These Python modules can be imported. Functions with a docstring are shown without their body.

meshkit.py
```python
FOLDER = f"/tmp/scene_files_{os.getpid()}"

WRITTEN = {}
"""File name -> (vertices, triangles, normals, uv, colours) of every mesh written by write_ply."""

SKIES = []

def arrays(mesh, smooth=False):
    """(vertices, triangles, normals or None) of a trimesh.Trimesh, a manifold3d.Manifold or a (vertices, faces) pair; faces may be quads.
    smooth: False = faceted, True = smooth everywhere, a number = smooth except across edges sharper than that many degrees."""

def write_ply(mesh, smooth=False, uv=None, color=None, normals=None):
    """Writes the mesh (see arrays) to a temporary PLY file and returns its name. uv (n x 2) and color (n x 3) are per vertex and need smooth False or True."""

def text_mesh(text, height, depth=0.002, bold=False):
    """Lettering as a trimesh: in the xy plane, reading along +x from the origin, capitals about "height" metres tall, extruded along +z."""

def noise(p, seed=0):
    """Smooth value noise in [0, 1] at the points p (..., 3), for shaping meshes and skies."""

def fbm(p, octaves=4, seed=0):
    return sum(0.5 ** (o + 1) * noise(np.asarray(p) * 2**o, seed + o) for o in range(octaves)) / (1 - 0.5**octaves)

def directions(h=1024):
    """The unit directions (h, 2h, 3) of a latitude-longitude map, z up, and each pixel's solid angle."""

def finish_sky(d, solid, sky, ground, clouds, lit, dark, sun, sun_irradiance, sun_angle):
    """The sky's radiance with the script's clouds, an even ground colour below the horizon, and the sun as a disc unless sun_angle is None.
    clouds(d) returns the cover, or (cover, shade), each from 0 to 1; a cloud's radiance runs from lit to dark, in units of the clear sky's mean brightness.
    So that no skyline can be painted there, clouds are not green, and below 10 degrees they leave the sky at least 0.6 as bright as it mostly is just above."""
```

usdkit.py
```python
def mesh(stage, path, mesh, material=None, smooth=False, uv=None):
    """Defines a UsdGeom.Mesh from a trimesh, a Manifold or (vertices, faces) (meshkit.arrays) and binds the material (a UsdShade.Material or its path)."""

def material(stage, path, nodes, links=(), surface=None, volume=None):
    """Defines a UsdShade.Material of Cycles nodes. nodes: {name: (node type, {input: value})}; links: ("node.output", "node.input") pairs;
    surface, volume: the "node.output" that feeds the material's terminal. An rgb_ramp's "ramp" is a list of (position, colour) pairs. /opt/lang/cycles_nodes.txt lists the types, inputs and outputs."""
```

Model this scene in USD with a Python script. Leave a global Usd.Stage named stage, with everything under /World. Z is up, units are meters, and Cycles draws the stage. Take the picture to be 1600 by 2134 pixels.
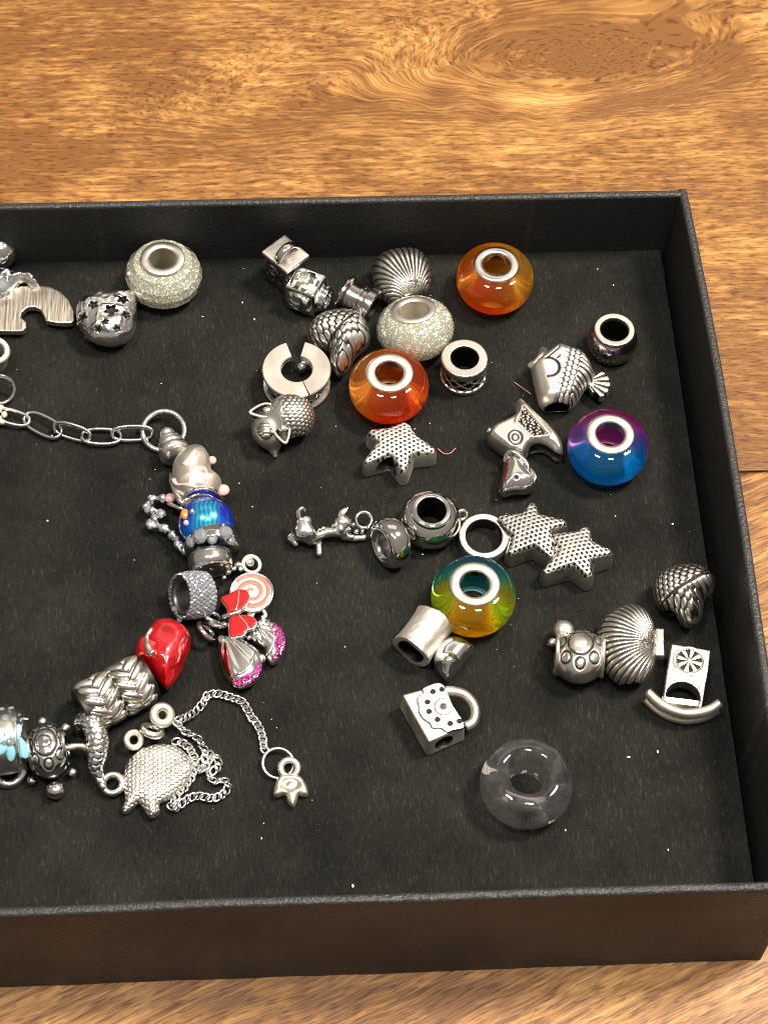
import math, random
import numpy as np
import trimesh
from scipy.ndimage import map_coordinates
from scipy.spatial import cKDTree
from shapely.geometry import Polygon, Point
import usdkit, meshkit
from pxr import Gf, Sdf, Usd, UsdGeom, UsdLux, UsdShade, Vt

stage = Usd.Stage.CreateInMemory()
UsdGeom.SetStageUpAxis(stage, UsdGeom.Tokens.z)
UsdGeom.SetStageMetersPerUnit(stage, 1.0)
UsdGeom.Xform.Define(stage, '/World')
S = 0.001                      # the scene is laid out in millimetres

# ------------------------------------------------------------------ camera
Q = [4343.8747, -72.8994, -243.6969, 318.6695, 0.55235778, -0.08557155, 0.04673346, 30.5924, 1.6635, 15.1369, 133.6546, 1.27, 4.1]
FPX, CX, CY, CZ, PITCH, YAW, ROLL = Q[:7]
TRAY_H, WALL, FLOOR_Z, DEPTH, INSET = Q[7], 1.6, Q[9], Q[10], Q[11]


def cam_rot():
    cx, sx, cz, sz, cr, sr = math.cos(PITCH), math.sin(PITCH), math.cos(YAW), math.sin(YAW), math.cos(ROLL), math.sin(ROLL)
    return (np.array([[cz, -sz, 0], [sz, cz, 0], [0, 0, 1]]) @ np.array([[1, 0, 0], [0, cx, -sx], [0, sx, cx]])
            @ np.array([[cr, -sr, 0], [sr, cr, 0], [0, 0, 1]]))


RC = cam_rot()
cam = UsdGeom.Camera.Define(stage, '/World/camera')
m4 = np.eye(4); m4[:3, :3] = RC.T; m4[3, :3] = np.array([CX, CY, CZ]) * S
cam.AddTransformOp().Set(Gf.Matrix4d(*m4.ravel().tolist()))
cam.CreateHorizontalApertureAttr(36.0); cam.CreateVerticalApertureAttr(36.0 * 1024 / 767)
cam.CreateFocalLengthAttr(FPX / 1600 * 36.0)
cam.CreateClippingRangeAttr(Gf.Vec2f(0.01, 50.0))
cam.CreateExposureAttr(0.0)
cam.CreateFStopAttr(130.0); cam.CreateFocusDistanceAttr(0.37)


def P(px, py, z=0.0):
    """Where the line of sight through a photo pixel meets the height z above the lining, in mm (x, y, z above the lining)."""
    d = RC @ np.array([(px - 800) / FPX, -(py - 1067) / FPX, -1.0])
    s = (z + FLOOR_Z - CZ) / d[2]
    p = np.array([CX, CY, CZ]) + s * d
    return np.array([p[0], p[1], z])


# ------------------------------------------------------------------ lamps of the room
def disk(name, pos, target, radius, intensity, color):
    L = UsdLux.DiskLight.Define(stage, '/World/' + name)
    L.CreateRadiusAttr(radius); L.CreateIntensityAttr(intensity); L.CreateColorAttr(Gf.Vec3f(*color))
    aim(L, pos, target)
    return L


def rect(name, pos, target, w, h, intensity, color):
    L = UsdLux.RectLight.Define(stage, '/World/' + name)
    L.CreateWidthAttr(w); L.CreateHeightAttr(h); L.CreateIntensityAttr(intensity); L.CreateColorAttr(Gf.Vec3f(*color))
    aim(L, pos, target)


def aim(L, pos, target):
    pos = np.array(pos, float); z = pos - np.array(target, float); z /= np.linalg.norm(z)
    x = np.cross([0, 1, 0.01], z); x /= np.linalg.norm(x); y = np.cross(z, x)
    m = np.eye(4); m[0, :3], m[1, :3], m[2, :3], m[3, :3] = x, y, z, pos
    UsdGeom.Xformable(L).AddTransformOp().Set(Gf.Matrix4d(*m.ravel().tolist()))


TGT = (-0.07, -0.07, 0.02)
disk('ceiling_lamp', (0.55, 0.12, 1.20), TGT, 0.12, 225.0, (1.0, 0.90, 0.76))
disk('ceiling_lamp_001', (-0.35, -0.16, 1.30), TGT, 0.11, 92.0, (1.0, 0.91, 0.78))
disk('ceiling_lamp_002', (0.12, -0.30, 1.35), TGT, 0.10, 105.0, (0.86, 0.93, 1.0))
rect('ceiling_panel', (-0.05, 0.95, 1.15), TGT, 1.1, 0.55, 0.95, (1.0, 0.90, 0.77))
dome = UsdLux.DomeLight.Define(stage, '/World/room_light')
dm = usdkit.material(stage, '/World/Looks/room_light', {
    'tc': ('texture_coordinate', {}), 'sx': ('separate_xyz', {}),
    'r': ('rgb_ramp', {'ramp': [(0.0, (0.05, 0.042, 0.034)), (0.45, (0.14, 0.12, 0.098)), (0.62, (0.29, 0.25, 0.21)), (1.0, (0.42, 0.37, 0.31))]}),
    'mr': ('map_range', {'from_min': -1.0, 'from_max': 1.0, 'to_min': 0.0, 'to_max': 1.0}),
    'bg': ('background_shader', {'strength': 1.0})},
    [('tc.generated', 'sx.vector'), ('sx.z', 'mr.value'), ('mr.result', 'r.fac'), ('r.color', 'bg.color')], surface='bg.background')
UsdShade.MaterialBindingAPI.Apply(dome.GetPrim()).Bind(dm)

# ------------------------------------------------------------------ materials
LOOK = '/World/Looks/'


def metal(name, color, rough, dark=(0.026, 0.024, 0.022), scratch=0.0, drough=0.5, grain=0.05):
    """Silver with black patina kept in the recesses that were cut into it (primvar 'patina')."""
    n = {'a': ('attribute', {'attribute': 'patina'}),
         'tc': ('texture_coordinate', {}), 'nz': ('noise_texture', {'scale': 700.0, 'detail': 3.0}),
         'nz2': ('noise_texture', {'scale': 160.0, 'detail': 2.0}),
         'oi': ('object_info', {}), 'rv': ('math', {'math_type': 'multiply_add', 'value2': 0.14, 'value3': -0.05}), 'ra': ('math', {'math_type': 'add', 'use_clamp': True}), 'cv': ('map_range', {'from_min': 0.0, 'from_max': 1.0, 'to_min': 0.82, 'to_max': 1.06}), 'ch': ('hsv', {}),
         'rr': ('map_range', {'from_min': 0.3, 'from_max': 0.7, 'to_min': max(rough - 0.08, 0.05), 'to_max': rough + 0.10}),
         'c0': ('mix', {'color1': tuple(c * 0.86 for c in color), 'color2': color}),
         'c': ('mix', {'color2': dark}),
         'rm': ('mix_float', {'b': drough}),
         'b': ('bump', {'strength': grain, 'distance': 0.0004}),
         'p': ('principled_bsdf', {'metallic': 1.0})}
    l = [('tc.object', 'nz.vector'), ('tc.object', 'nz2.vector'), ('nz2.fac', 'rr.value'), ('nz2.fac', 'c0.fac'), ('oi.random', 'rv.value1'), ('oi.random', 'cv.value'), ('cv.result', 'ch.value'), ('c0.color', 'ch.color'), ('ch.color', 'c.color1'), ('a.fac', 'c.fac'),
         ('c.color', 'p.base_color'), ('a.fac', 'rm.fac'), ('rr.result', 'ra.value1'), ('rv.value', 'ra.value2'), ('ra.value', 'rm.a'), ('rm.result', 'p.roughness'), ('nz.fac', 'b.height'), ('b.normal', 'p.normal')]
    return usdkit.material(stage, LOOK + name, n, l, surface='p.BSDF')


def plain(name, color, rough=0.4, coat=0.0, **kw):
    return usdkit.material(stage, LOOK + name, {'p': ('principled_bsdf', {'base_color': color, 'roughness': rough, 'coat_weight': coat, **kw})}, [], surface='p.BSDF')


M = {}
M['silver'] = metal('antique_silver', (0.88, 0.84, 0.77), 0.30)
M['satin'] = metal('satin_silver', (0.78, 0.73, 0.66), 0.38, grain=0.12)
M['chrome'] = metal('bright_silver', (0.84, 0.83, 0.82), 0.15, grain=0.03)
M['gunmetal'] = metal('dark_plated_silver', (0.62, 0.59, 0.57), 0.15, grain=0.04)
M['cream'] = metal('warm_pale_silver', (0.86, 0.80, 0.66), 0.42, grain=0.15)
M['gem'] = usdkit.material(stage, LOOK + 'rhinestone', {
    'g': ('geometry', {}), 'r': ('rgb_ramp', {'ramp': [(0.0, (0.28, 0.29, 0.32)), (0.35, (0.70, 0.72, 0.75)), (0.6, (0.97, 0.97, 0.97)), (1.0, (1.0, 0.98, 0.92))]}),
    'p': ('principled_bsdf', {'metallic': 0.5, 'roughness': 0.16, 'coat_weight': 1.0})}, [('g.random_per_island', 'r.fac'), ('r.color', 'p.base_color')], surface='p.BSDF')


def glass(name, rough=0.02, diffuse=0.18, trans_boost=1.0):
    return usdkit.material(stage, LOOK + name, {
        'a': ('attribute', {'attribute': 'tint'}),
        'p': ('principled_bsdf', {'transmission_weight': 1.0, 'ior': 1.5, 'roughness': rough}),
        'gm': ('gamma', {'gamma': 0.72}), 't': ('translucent_bsdf', {}), 'd': ('diffuse_bsdf', {}), 'm1': ('mix_closure', {'fac': 0.3}), 'm2': ('mix_closure', {'fac': diffuse})},
        [('a.color', 'gm.color'), ('gm.color', 'p.base_color'), ('a.color', 't.color'), ('a.color', 'd.color'), ('t.BSDF', 'm1.closure1'), ('d.BSDF', 'm1.closure2'),
         ('p.BSDF', 'm2.closure1'), ('m1.closure', 'm2.closure2')], surface='m2.closure')


M['glass'] = glass('coloured_glass', 0.01, 0.15)
M['clear'] = usdkit.material(stage, LOOK + 'clear_glass', {
    'a': ('attribute', {'attribute': 'tint'}), 'tc': ('texture_coordinate', {}), 'n': ('noise_texture', {'scale': 170.0, 'detail': 2.0, 'distortion': 1.2}),
    'mr': ('map_range', {'from_min': 0.45, 'from_max': 0.75, 'to_min': 0.008, 'to_max': 0.03, 'clamp': True}), 'p': ('principled_bsdf', {'transmission_weight': 1.0, 'ior': 1.5, 'roughness': 0.01}),
    'd': ('diffuse_bsdf', {'color': (0.85, 0.82, 0.84)}), 'm': ('mix_closure', {})},
    [('a.color', 'p.base_color'), ('tc.object', 'n.vector'), ('n.fac', 'mr.value'), ('mr.result', 'm.fac'), ('p.BSDF', 'm.closure1'), ('d.BSDF', 'm.closure2')], surface='m.closure')


def glitter(name, base, fleck_colors, cell=0.00028, trans=0.0, share=0.5, base_rough=0.2, tilt=0.9, fmetal=1.0):
    """Tiny metal flakes, each with its own tilt, in a base."""
    return usdkit.material(stage, LOOK + name, {
        'tc': ('texture_coordinate', {}), 'v': ('voronoi_texture', {'scale': 1.0 / cell}), 'g': ('geometry', {}),
        's': ('vector_math', {'math_type': 'subtract', 'vector2': (0.5, 0.5, 0.5)}),
        'k': ('vector_math', {'math_type': 'scale', 'scale': tilt}), 'ad': ('vector_math', {'math_type': 'add'}), 'nn': ('vector_math', {'math_type': 'normalize'}),
        'sep': ('separate_color', {}), 'r': ('rgb_ramp', {'ramp': fleck_colors}),
        'gt': ('math', {'math_type': 'less_than', 'value2': share}),
        'pf': ('principled_bsdf', {'metallic': fmetal, 'roughness': 0.15}),
        'pb': ('principled_bsdf', {'base_color': base, 'roughness': base_rough, 'transmission_weight': trans, 'coat_weight': 1.0}),
        'm': ('mix_closure', {}), 'cg': ('glossy_bsdf', {'roughness': 0.03, 'color': (1, 1, 1)}), 'fr': ('fresnel', {'IOR': 1.5}), 'm3': ('mix_closure', {})},
        [('tc.object', 'v.vector'), ('v.color', 's.vector1'), ('s.vector', 'k.vector1'), ('g.normal', 'ad.vector1'), ('k.vector', 'ad.vector2'), ('ad.vector', 'nn.vector1'),
         ('nn.vector', 'pf.normal'), ('v.color', 'sep.color'), ('sep.g', 'r.fac'), ('r.color', 'pf.base_color'), ('sep.r', 'gt.value1'), ('gt.value', 'm.fac'),
         ('pb.BSDF', 'm.closure1'), ('pf.BSDF', 'm.closure2'), ('fr.fac', 'm3.fac'), ('m.closure', 'm3.closure1'), ('cg.BSDF', 'm3.closure2')], surface='m3.closure')


M['glitter_glass'] = glitter('glitter_glass', (0.78, 0.77, 0.62), [(0, (0.9, 0.9, 0.8)), (0.5, (1.0, 0.95, 0.7)), (1, (1, 1, 0.95))], 0.00020, 0.74, 0.16, 0.05, 0.6, 0.35)
M['glitter_pink'] = glitter('magenta_glitter', (0.32, 0.015, 0.16), [(0, (0.4, 0.02, 0.22)), (0.55, (0.6, 0.05, 0.35)), (1, (1.0, 0.75, 0.9))], 0.00024, 0.0, 0.6)
M['crystal'] = glitter('cut_crystal', (0.70, 0.72, 0.68), [(0, (0.45, 0.52, 0.55)), (0.5, (0.85, 0.86, 0.78)), (1, (1, 1, 0.95))], 0.0009, 0.35, 0.75, 0.03, 0.8)
M['red'] = plain('red_enamel', (0.34, 0.002, 0.002), 0.4, 0.0, specular_ior_level=0.3)
M['red_glass'] = usdkit.material(stage, LOOK + 'red_candy_enamel', {
    'tc': ('texture_coordinate', {}), 'nz': ('noise_texture', {'scale': 260.0, 'detail': 2.0}), 'r': ('rgb_ramp', {'ramp': [(0.35, (0.30, 0.0, 0.004)), (0.7, (0.70, 0.006, 0.010))]}),
    'p': ('principled_bsdf', {'metallic': 0.55, 'roughness': 0.28, 'coat_weight': 1.0, 'coat_roughness': 0.03})},
    [('tc.object', 'nz.vector'), ('nz.fac', 'r.fac'), ('r.color', 'p.base_color')], surface='p.BSDF')
M['blue'] = usdkit.material(stage, LOOK + 'blue_enamel', {
    'a': ('attribute', {'attribute': 'tint'}), 'p': ('principled_bsdf', {'metallic': 0.5, 'roughness': 0.25, 'coat_weight': 1.0})}, [('a.color', 'p.base_color')], surface='p.BSDF')
M['pink'] = plain('pale_pink_enamel', (0.60, 0.33, 0.30), 0.35, 0.3)
M['rose'] = plain('rose_pink_enamel', (0.44, 0.125, 0.11), 0.4, 0.2)
M['ivory'] = plain('ivory_enamel', (0.62, 0.52, 0.34), 0.4, 0.2)
M['orange'] = plain('orange_enamel', (0.55, 0.18, 0.02), 0.3, 0.5)
M['sky_blue'] = plain('light_blue_enamel', (0.22, 0.48, 0.55), 0.3, 0.6)
M['lint'] = plain('grey_lint', (0.055, 0.051, 0.042), 0.9)
M['speck'] = plain('white_dust', (0.85, 0.80, 0.70), 0.6)
M['thread'] = plain('pink_thread', (0.36, 0.15, 0.12), 0.9)
M['brushed'] = usdkit.material(stage, LOOK + 'brushed_silver', {
    'tc': ('texture_coordinate', {}), 'mp': ('mapping', {'scale': (1.0, 0.07, 1.0)}), 'nz': ('noise_texture', {'scale': 2600.0, 'detail': 3.0}),
    'r': ('rgb_ramp', {'ramp': [(0.3, (0.40, 0.35, 0.29)), (0.55, (0.70, 0.63, 0.54)), (0.75, (0.9, 0.84, 0.74))]}),
    'b': ('bump', {'strength': 0.6, 'distance': 0.0003}), 'p': ('principled_bsdf', {'metallic': 1.0, 'roughness': 0.34})},
    [('tc.object', 'mp.vector'), ('mp.vector', 'nz.vector'), ('nz.fac', 'r.fac'), ('r.color', 'p.base_color'), ('nz.fac', 'b.height'), ('b.normal', 'p.normal')], surface='p.BSDF')
M['lining'] = usdkit.material(stage, LOOK + 'black_felt_paper', {
    'g': ('geometry', {}), 'n1': ('noise_texture', {'scale': 2600.0, 'detail': 3.0, 'roughness': 0.7}), 'n2': ('noise_texture', {'scale': 55.0, 'detail': 4.0, 'roughness': 0.6}),
    'mp': ('mapping', {'rotation': (0, 0, 0.6), 'scale': (1.0, 0.25, 1.0)}),
    'r': ('rgb_ramp', {'ramp': [(0.3, (0.006, 0.0058, 0.0048)), (0.6, (0.0112, 0.0108, 0.009)), (0.78, (0.036, 0.034, 0.028))]}),
    'mx': ('mix', {'mix_type': 'multiply', 'fac': 0.85}), 'r2': ('rgb_ramp', {'ramp': [(0.35, (0.5, 0.5, 0.5)), (0.65, (1.5, 1.5, 1.45))]}),
    'b': ('bump', {'strength': 0.7, 'distance': 0.0002}), 'p': ('principled_bsdf', {'roughness': 0.95, 'specular_ior_level': 0.15})},
    [('g.position', 'mp.vector'), ('mp.vector', 'n1.vector'), ('g.position', 'n2.vector'), ('n1.fac', 'r.fac'), ('n2.fac', 'r2.fac'), ('r.color', 'mx.color1'), ('r2.color', 'mx.color2'),
     ('mx.color', 'p.base_color'), ('n1.fac', 'b.height'), ('b.normal', 'p.normal')], surface='p.BSDF')
M['box_paper'] = usdkit.material(stage, LOOK + 'black_textured_paper', {
    'sn': ('separate_xyz', {}), 'up': ('map_range', {'from_min': 0.15, 'from_max': 0.8, 'to_min': 0.18, 'to_max': 0.38, 'clamp': True}), 'g': ('geometry', {}), 'n1': ('noise_texture', {'scale': 2200.0, 'detail': 2.0}), 'mp': ('mapping', {'scale': (1.0, 1.0, 0.02)}),
    'n2': ('noise_texture', {'scale': 420.0, 'detail': 1.0}), 'n3': ('noise_texture', {'scale': 60.0, 'detail': 2.0}),
    'r': ('rgb_ramp', {'ramp': [(0.0, (0.0175, 0.0168, 0.0165)), (0.68, (0.0195, 0.0188, 0.018)), (0.80, (0.032, 0.030, 0.028))]}),
    'mr': ('map_range', {'from_min': 0.3, 'from_max': 0.7, 'to_min': 0.36, 'to_max': 0.50}),
    'b': ('bump', {'strength': 0.8, 'distance': 0.0003}), 'p': ('principled_bsdf', {})},
    [('g.true_normal', 'sn.vector'), ('sn.z', 'up.value'), ('up.result', 'p.specular_ior_level'), ('g.position', 'mp.vector'), ('mp.vector', 'n2.vector'), ('n2.fac', 'r.fac'), ('r.color', 'p.base_color'), ('g.position', 'n1.vector'), ('g.position', 'n3.vector'),
     ('n3.fac', 'mr.value'), ('mr.result', 'p.roughness'), ('n1.fac', 'b.height'), ('b.normal', 'p.normal')], surface='p.BSDF')
M['wood'] = usdkit.material(stage, LOOK + 'oiled_wood', {
    'a': ('attribute', {'attribute': 'grain'}), 't': ('attribute', {'attribute': 'tone'}),
    'm1': ('mapping', {'scale': (400.0, 2300.0, 1.0)}), 'pores': ('noise_texture', {'scale': 1.0, 'detail': 1.5, 'roughness': 0.5}),
    'm2': ('mapping', {'scale': (60.0, 1000.0, 1.0)}), 'bands': ('noise_texture', {'scale': 1.0, 'detail': 4.0, 'roughness': 0.6, 'distortion': 0.1}),
    'm3': ('mapping', {'scale': (230.0, 900.0, 1.0)}), 'mott': ('noise_texture', {'scale': 1.0, 'detail': 4.0, 'roughness': 0.6, 'distortion': 0.15}),
    'f1': ('math', {'math_type': 'multiply_add', 'value2': 0.95, 'value3': -0.475}),
    'f2': ('math', {'math_type': 'multiply_add', 'value2': 0.95, 'value3': -0.365}),
    's1': ('math', {'math_type': 'add'}), 's2': ('math', {'math_type': 'add'}),
    'r': ('rgb_ramp', {'ramp': [(0.0, (0.15, 0.065, 0.022)), (0.25, (0.29, 0.145, 0.052)), (0.5, (0.47, 0.270, 0.105)), (0.75, (0.63, 0.415, 0.185)), (1.0, (0.78, 0.57, 0.30))]}),
    'pr': ('rgb_ramp', {'ramp': [(0.0, (1, 1, 1)), (0.56, (1, 1, 1)), (0.61, (0.42, 0.34, 0.29)), (0.75, (0.25, 0.2, 0.17)), (1.0, (0.25, 0.2, 0.17))]}),
    'mx': ('mix', {'mix_type': 'multiply', 'fac': 0.68}), 'hs': ('hsv', {'saturation': 1.07}),
    'b': ('bump', {'strength': 0.25, 'distance': 0.0003, 'invert': True}), 'p': ('principled_bsdf', {'roughness': 0.42, 'specular_ior_level': 0.35})},
    [('a.vector', 'm1.vector'), ('a.vector', 'm2.vector'), ('a.vector', 'm3.vector'), ('m1.vector', 'pores.vector'), ('m2.vector', 'bands.vector'), ('m3.vector', 'mott.vector'),
     ('bands.fac', 'f1.value1'), ('mott.fac', 'f2.value1'), ('f1.value', 's1.value1'), ('f2.value', 's1.value2'), ('s1.value', 's2.value1'), ('t.fac', 's2.value2'), ('s2.value', 'r.fac'),
     ('pores.fac', 'pr.fac'), ('r.color', 'mx.color1'), ('pr.color', 'mx.color2'), ('mx.color', 'hs.color'), ('hs.color', 'p.base_color'), ('pores.fac', 'b.height'), ('b.normal', 'p.normal')], surface='p.BSDF')

# ------------------------------------------------------------------ prims
COUNT = {}


def numbered(parent, name):
    k = (parent, name); COUNT[k] = COUNT.get(k, 0) + 1
    return name if COUNT[k] == 1 else '%s_%03d' % (name, COUNT[k] - 1)


class Thing:
    def __init__(self, name, label, cat, c, group=None, kind=None):
        """c: the thing's base point in mm, z above the lining."""
        self.c = np.array([c[0], c[1], c[2] if len(c) > 2 else 0.0], float)
        self.path = '/World/' + numbered('/World', name)
        x = UsdGeom.Xform.Define(stage, self.path)
        x.AddTranslateOp().Set(Gf.Vec3d(*((self.c + [0, 0, FLOOR_Z]) * S)))
        p = x.GetPrim(); p.SetCustomDataByKey('label', label); p.SetCustomDataByKey('category', cat)
        if group: p.SetCustomDataByKey('group', group)
        if kind: p.SetCustomDataByKey('kind', kind)

    def part(self, name, mesh, mat, parent=None, smooth=True, label=None, kind=None, xyz=True, **primvars):
        """mesh: (v, f) or (v, f, patina) in mm in the lining's frame. Returns the prim path."""
        path = (parent or self.path) + '/' + numbered(parent or self.path, name)
        v, f = np.asarray(mesh[0], float), np.asarray(mesh[1])
        if len(mesh) > 2 and mesh[2] is not None and 'patina' not in primvars: primvars['patina'] = mesh[2]
        v = (v - self.c) * S
        if 'patina' in primvars: primvars['patina'] = np.clip(1.35 * np.asarray(primvars['patina']), 0, 1)
        if primvars and smooth not in (True, False):      # split along sharp edges first, then carry the values over
            v0 = v; v, f, _ = meshkit.arrays((v, f), smooth); k = cKDTree(v0).query(v)[1]
            primvars = {q: np.asarray(a)[k] for q, a in primvars.items()}; smooth = True
        m = usdkit.mesh(stage, path, (v, f), M[mat], smooth=smooth)
        for k, a in primvars.items():
            a = np.asarray(a, np.float32)
            if a.ndim == 1: UsdGeom.PrimvarsAPI(m).CreatePrimvar(k, Sdf.ValueTypeNames.FloatArray, 'vertex').Set(Vt.FloatArray.FromNumpy(a))
            else: UsdGeom.PrimvarsAPI(m).CreatePrimvar(k, Sdf.ValueTypeNames.Color3fArray, 'vertex').Set(Vt.Vec3fArray.FromNumpy(a))
        if label: m.GetPrim().SetCustomDataByKey('label', label)
        if kind: m.GetPrim().SetCustomDataByKey('kind', kind)
        return path


# ------------------------------------------------------------------ distance fields
def nrm(a): a = np.asarray(a, float); return a / np.linalg.norm(a)


def basis(ax, hint=(0, 0, 1)):
    z = nrm(ax); h = np.array(hint, float)
    if abs(z @ h) > 0.95: h = np.array([1.0, 0, 0])
    x = nrm(np.cross(h, z)); return np.array([x, np.cross(z, x), z])


def rotz(a): c, s = math.cos(a), math.sin(a); return np.array([[c, s, 0], [-s, c, 0], [0, 0, 1.0]])


def sph(X, c, r): return np.linalg.norm(X - np.float32(c), axis=1) - r


def loc(X, c, B): return (X - np.float32(c)) @ np.float32(B).T


def ell(X, c, r, B=None):
    q = X - np.float32(c)
    if B is not None: q = q @ np.float32(B).T
    r = np.float32(r); k0 = np.linalg.norm(q / r, axis=1); k1 = np.linalg.norm(q / (r * r), axis=1)
    return k0 * (k0 - 1) / np.maximum(k1, 1e-6)


def cap(X, a, b, ra, rb=None):
    rb = ra if rb is None else rb
    a, b = np.float32(a), np.float32(b); d = b - a
    t = np.clip(((X - a) @ d) / max(float(d @ d), 1e-9), 0, 1)
    return np.linalg.norm(X - a - t[:, None] * d, axis=1) - (ra + (rb - ra) * t)


def chain(X, pts, rs, k=0.5):
    d = None
    for a, b, ra, rb in zip(pts[:-1], pts[1:], rs[:-1], rs[1:]):
        e = cap(X, a, b, ra, rb); d = e if d is None else smin(d, e, k)
    return d


def box(X, c, h, r=0.3, B=None):
    q = X - np.float32(c)
    if B is not None: q = q @ np.float32(B).T
    q = np.abs(q) - (np.float32(h) - r)
    return np.linalg.norm(np.maximum(q, 0), axis=1) + np.minimum(q.max(1), 0) - r


def cyl(X, c, ax, r, h, rnd=0.2):
    q = X - np.float32(c); ax = np.float32(nrm(ax)); t = q @ ax
    rad = np.sqrt(np.maximum((q * q).sum(1) - t * t, 0))
    a, b = rad - (r - rnd), np.abs(t) - (h - rnd)
    return np.hypot(np.maximum(a, 0), np.maximum(b, 0)) + np.minimum(np.maximum(a, b), 0) - rnd


def tor(X, c, ax, R, r):
    q = X - np.float32(c); ax = np.float32(nrm(ax)); t = q @ ax
    return np.hypot(np.sqrt(np.maximum((q * q).sum(1) - t * t, 0)) - R, t) - r


def smin(a, b, k): h = np.clip(0.5 + 0.5 * (b - a) / k, 0, 1); return b + (a - b) * h - k * h * (1 - h)


def smax(a, b, k): return -smin(-a, -b, k)


class Poly:
    """Signed distance of a flat outline (mm), sampled on a fine raster."""
    def __init__(s, pts, rnd=0.0, res=0.08, margin=2.5, spline=True):
        pts = np.array([p[:2] for p in pts], float)
        if spline: pts = smooth_closed(pts, 6)
        g = Polygon(pts).buffer(0)
        if rnd: g = g.buffer(-rnd).buffer(2 * rnd).buffer(-rnd)
        if g.geom_type != 'Polygon': g = max(g.geoms, key=lambda a: a.area)
        s.geom = g
        v = np.array(g.exterior.coords)[:-1]
        s.v = v; s.lo = v.min(0) - margin; hi = v.max(0) + margin; s.hi = hi; s.res = res
        nx, ny = np.ceil((hi - s.lo) / res).astype(int) + 1
        gx, gy = np.meshgrid(s.lo[0] + res * np.arange(nx), s.lo[1] + res * np.arange(ny), indexing='ij')
        p = np.stack([gx.ravel(), gy.ravel()], 1).astype(np.float32)
        d = np.full(len(p), 1e9, np.float32); sg = np.ones(len(p), np.float32)
        for i in range(len(v)):
            a, b = np.float32(v[i]), np.float32(v[i - 1]); e = b - a; w = p - a
            t = np.clip((w @ e) / max(float(e @ e), 1e-9), 0, 1); q = w - t[:, None] * e
            d = np.minimum(d, (q * q).sum(1))
            c1 = p[:, 1] >= a[1]; c2 = p[:, 1] < b[1]; c3 = e[0] * w[:, 1] > e[1] * w[:, 0]
            fl = (c1 & c2 & c3) | (~c1 & ~c2 & ~c3); sg[fl] *= -1
        s.d = (sg * np.sqrt(d)).reshape(nx, ny)

    def __call__(s, X):
        uv = ((X[:, :2] - np.float32(s.lo)) / s.res).T
        return map_coordinates(s.d, uv, order=1, mode='nearest')

    def centre(s): c = s.geom.centroid; return np.array([c.x, c.y])


def smooth_closed(p, n):
    out = []; L = len(p)
    for i in range(L):
        a, b, c, d = p[i - 1], p[i], p[(i + 1) % L], p[(i + 2) % L]
        for t in np.arange(n) / n:
            out.append(0.5 * (2 * b + (c - a) * t + (2 * a - 5 * b + 4 * c - d) * t ** 2 + (3 * b - a - 3 * c + d) * t ** 3))
    return np.array(out)


def smooth_open(p, n):
    p = np.asarray(p, float); q = np.vstack([2 * p[0] - p[1], p, 2 * p[-1] - p[-2]]); out = []
    for i in range(1, len(q) - 2):
        a, b, c, d = q[i - 1:i + 3]
        for t in np.arange(n) / n:
            out.append(0.5 * (2 * b + (c - a) * t + (2 * a - 5 * b + 4 * c - d) * t ** 2 + (3 * b - a - 3 * c + d) * t ** 3))
    return np.array(out + [p[-1]])


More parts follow.
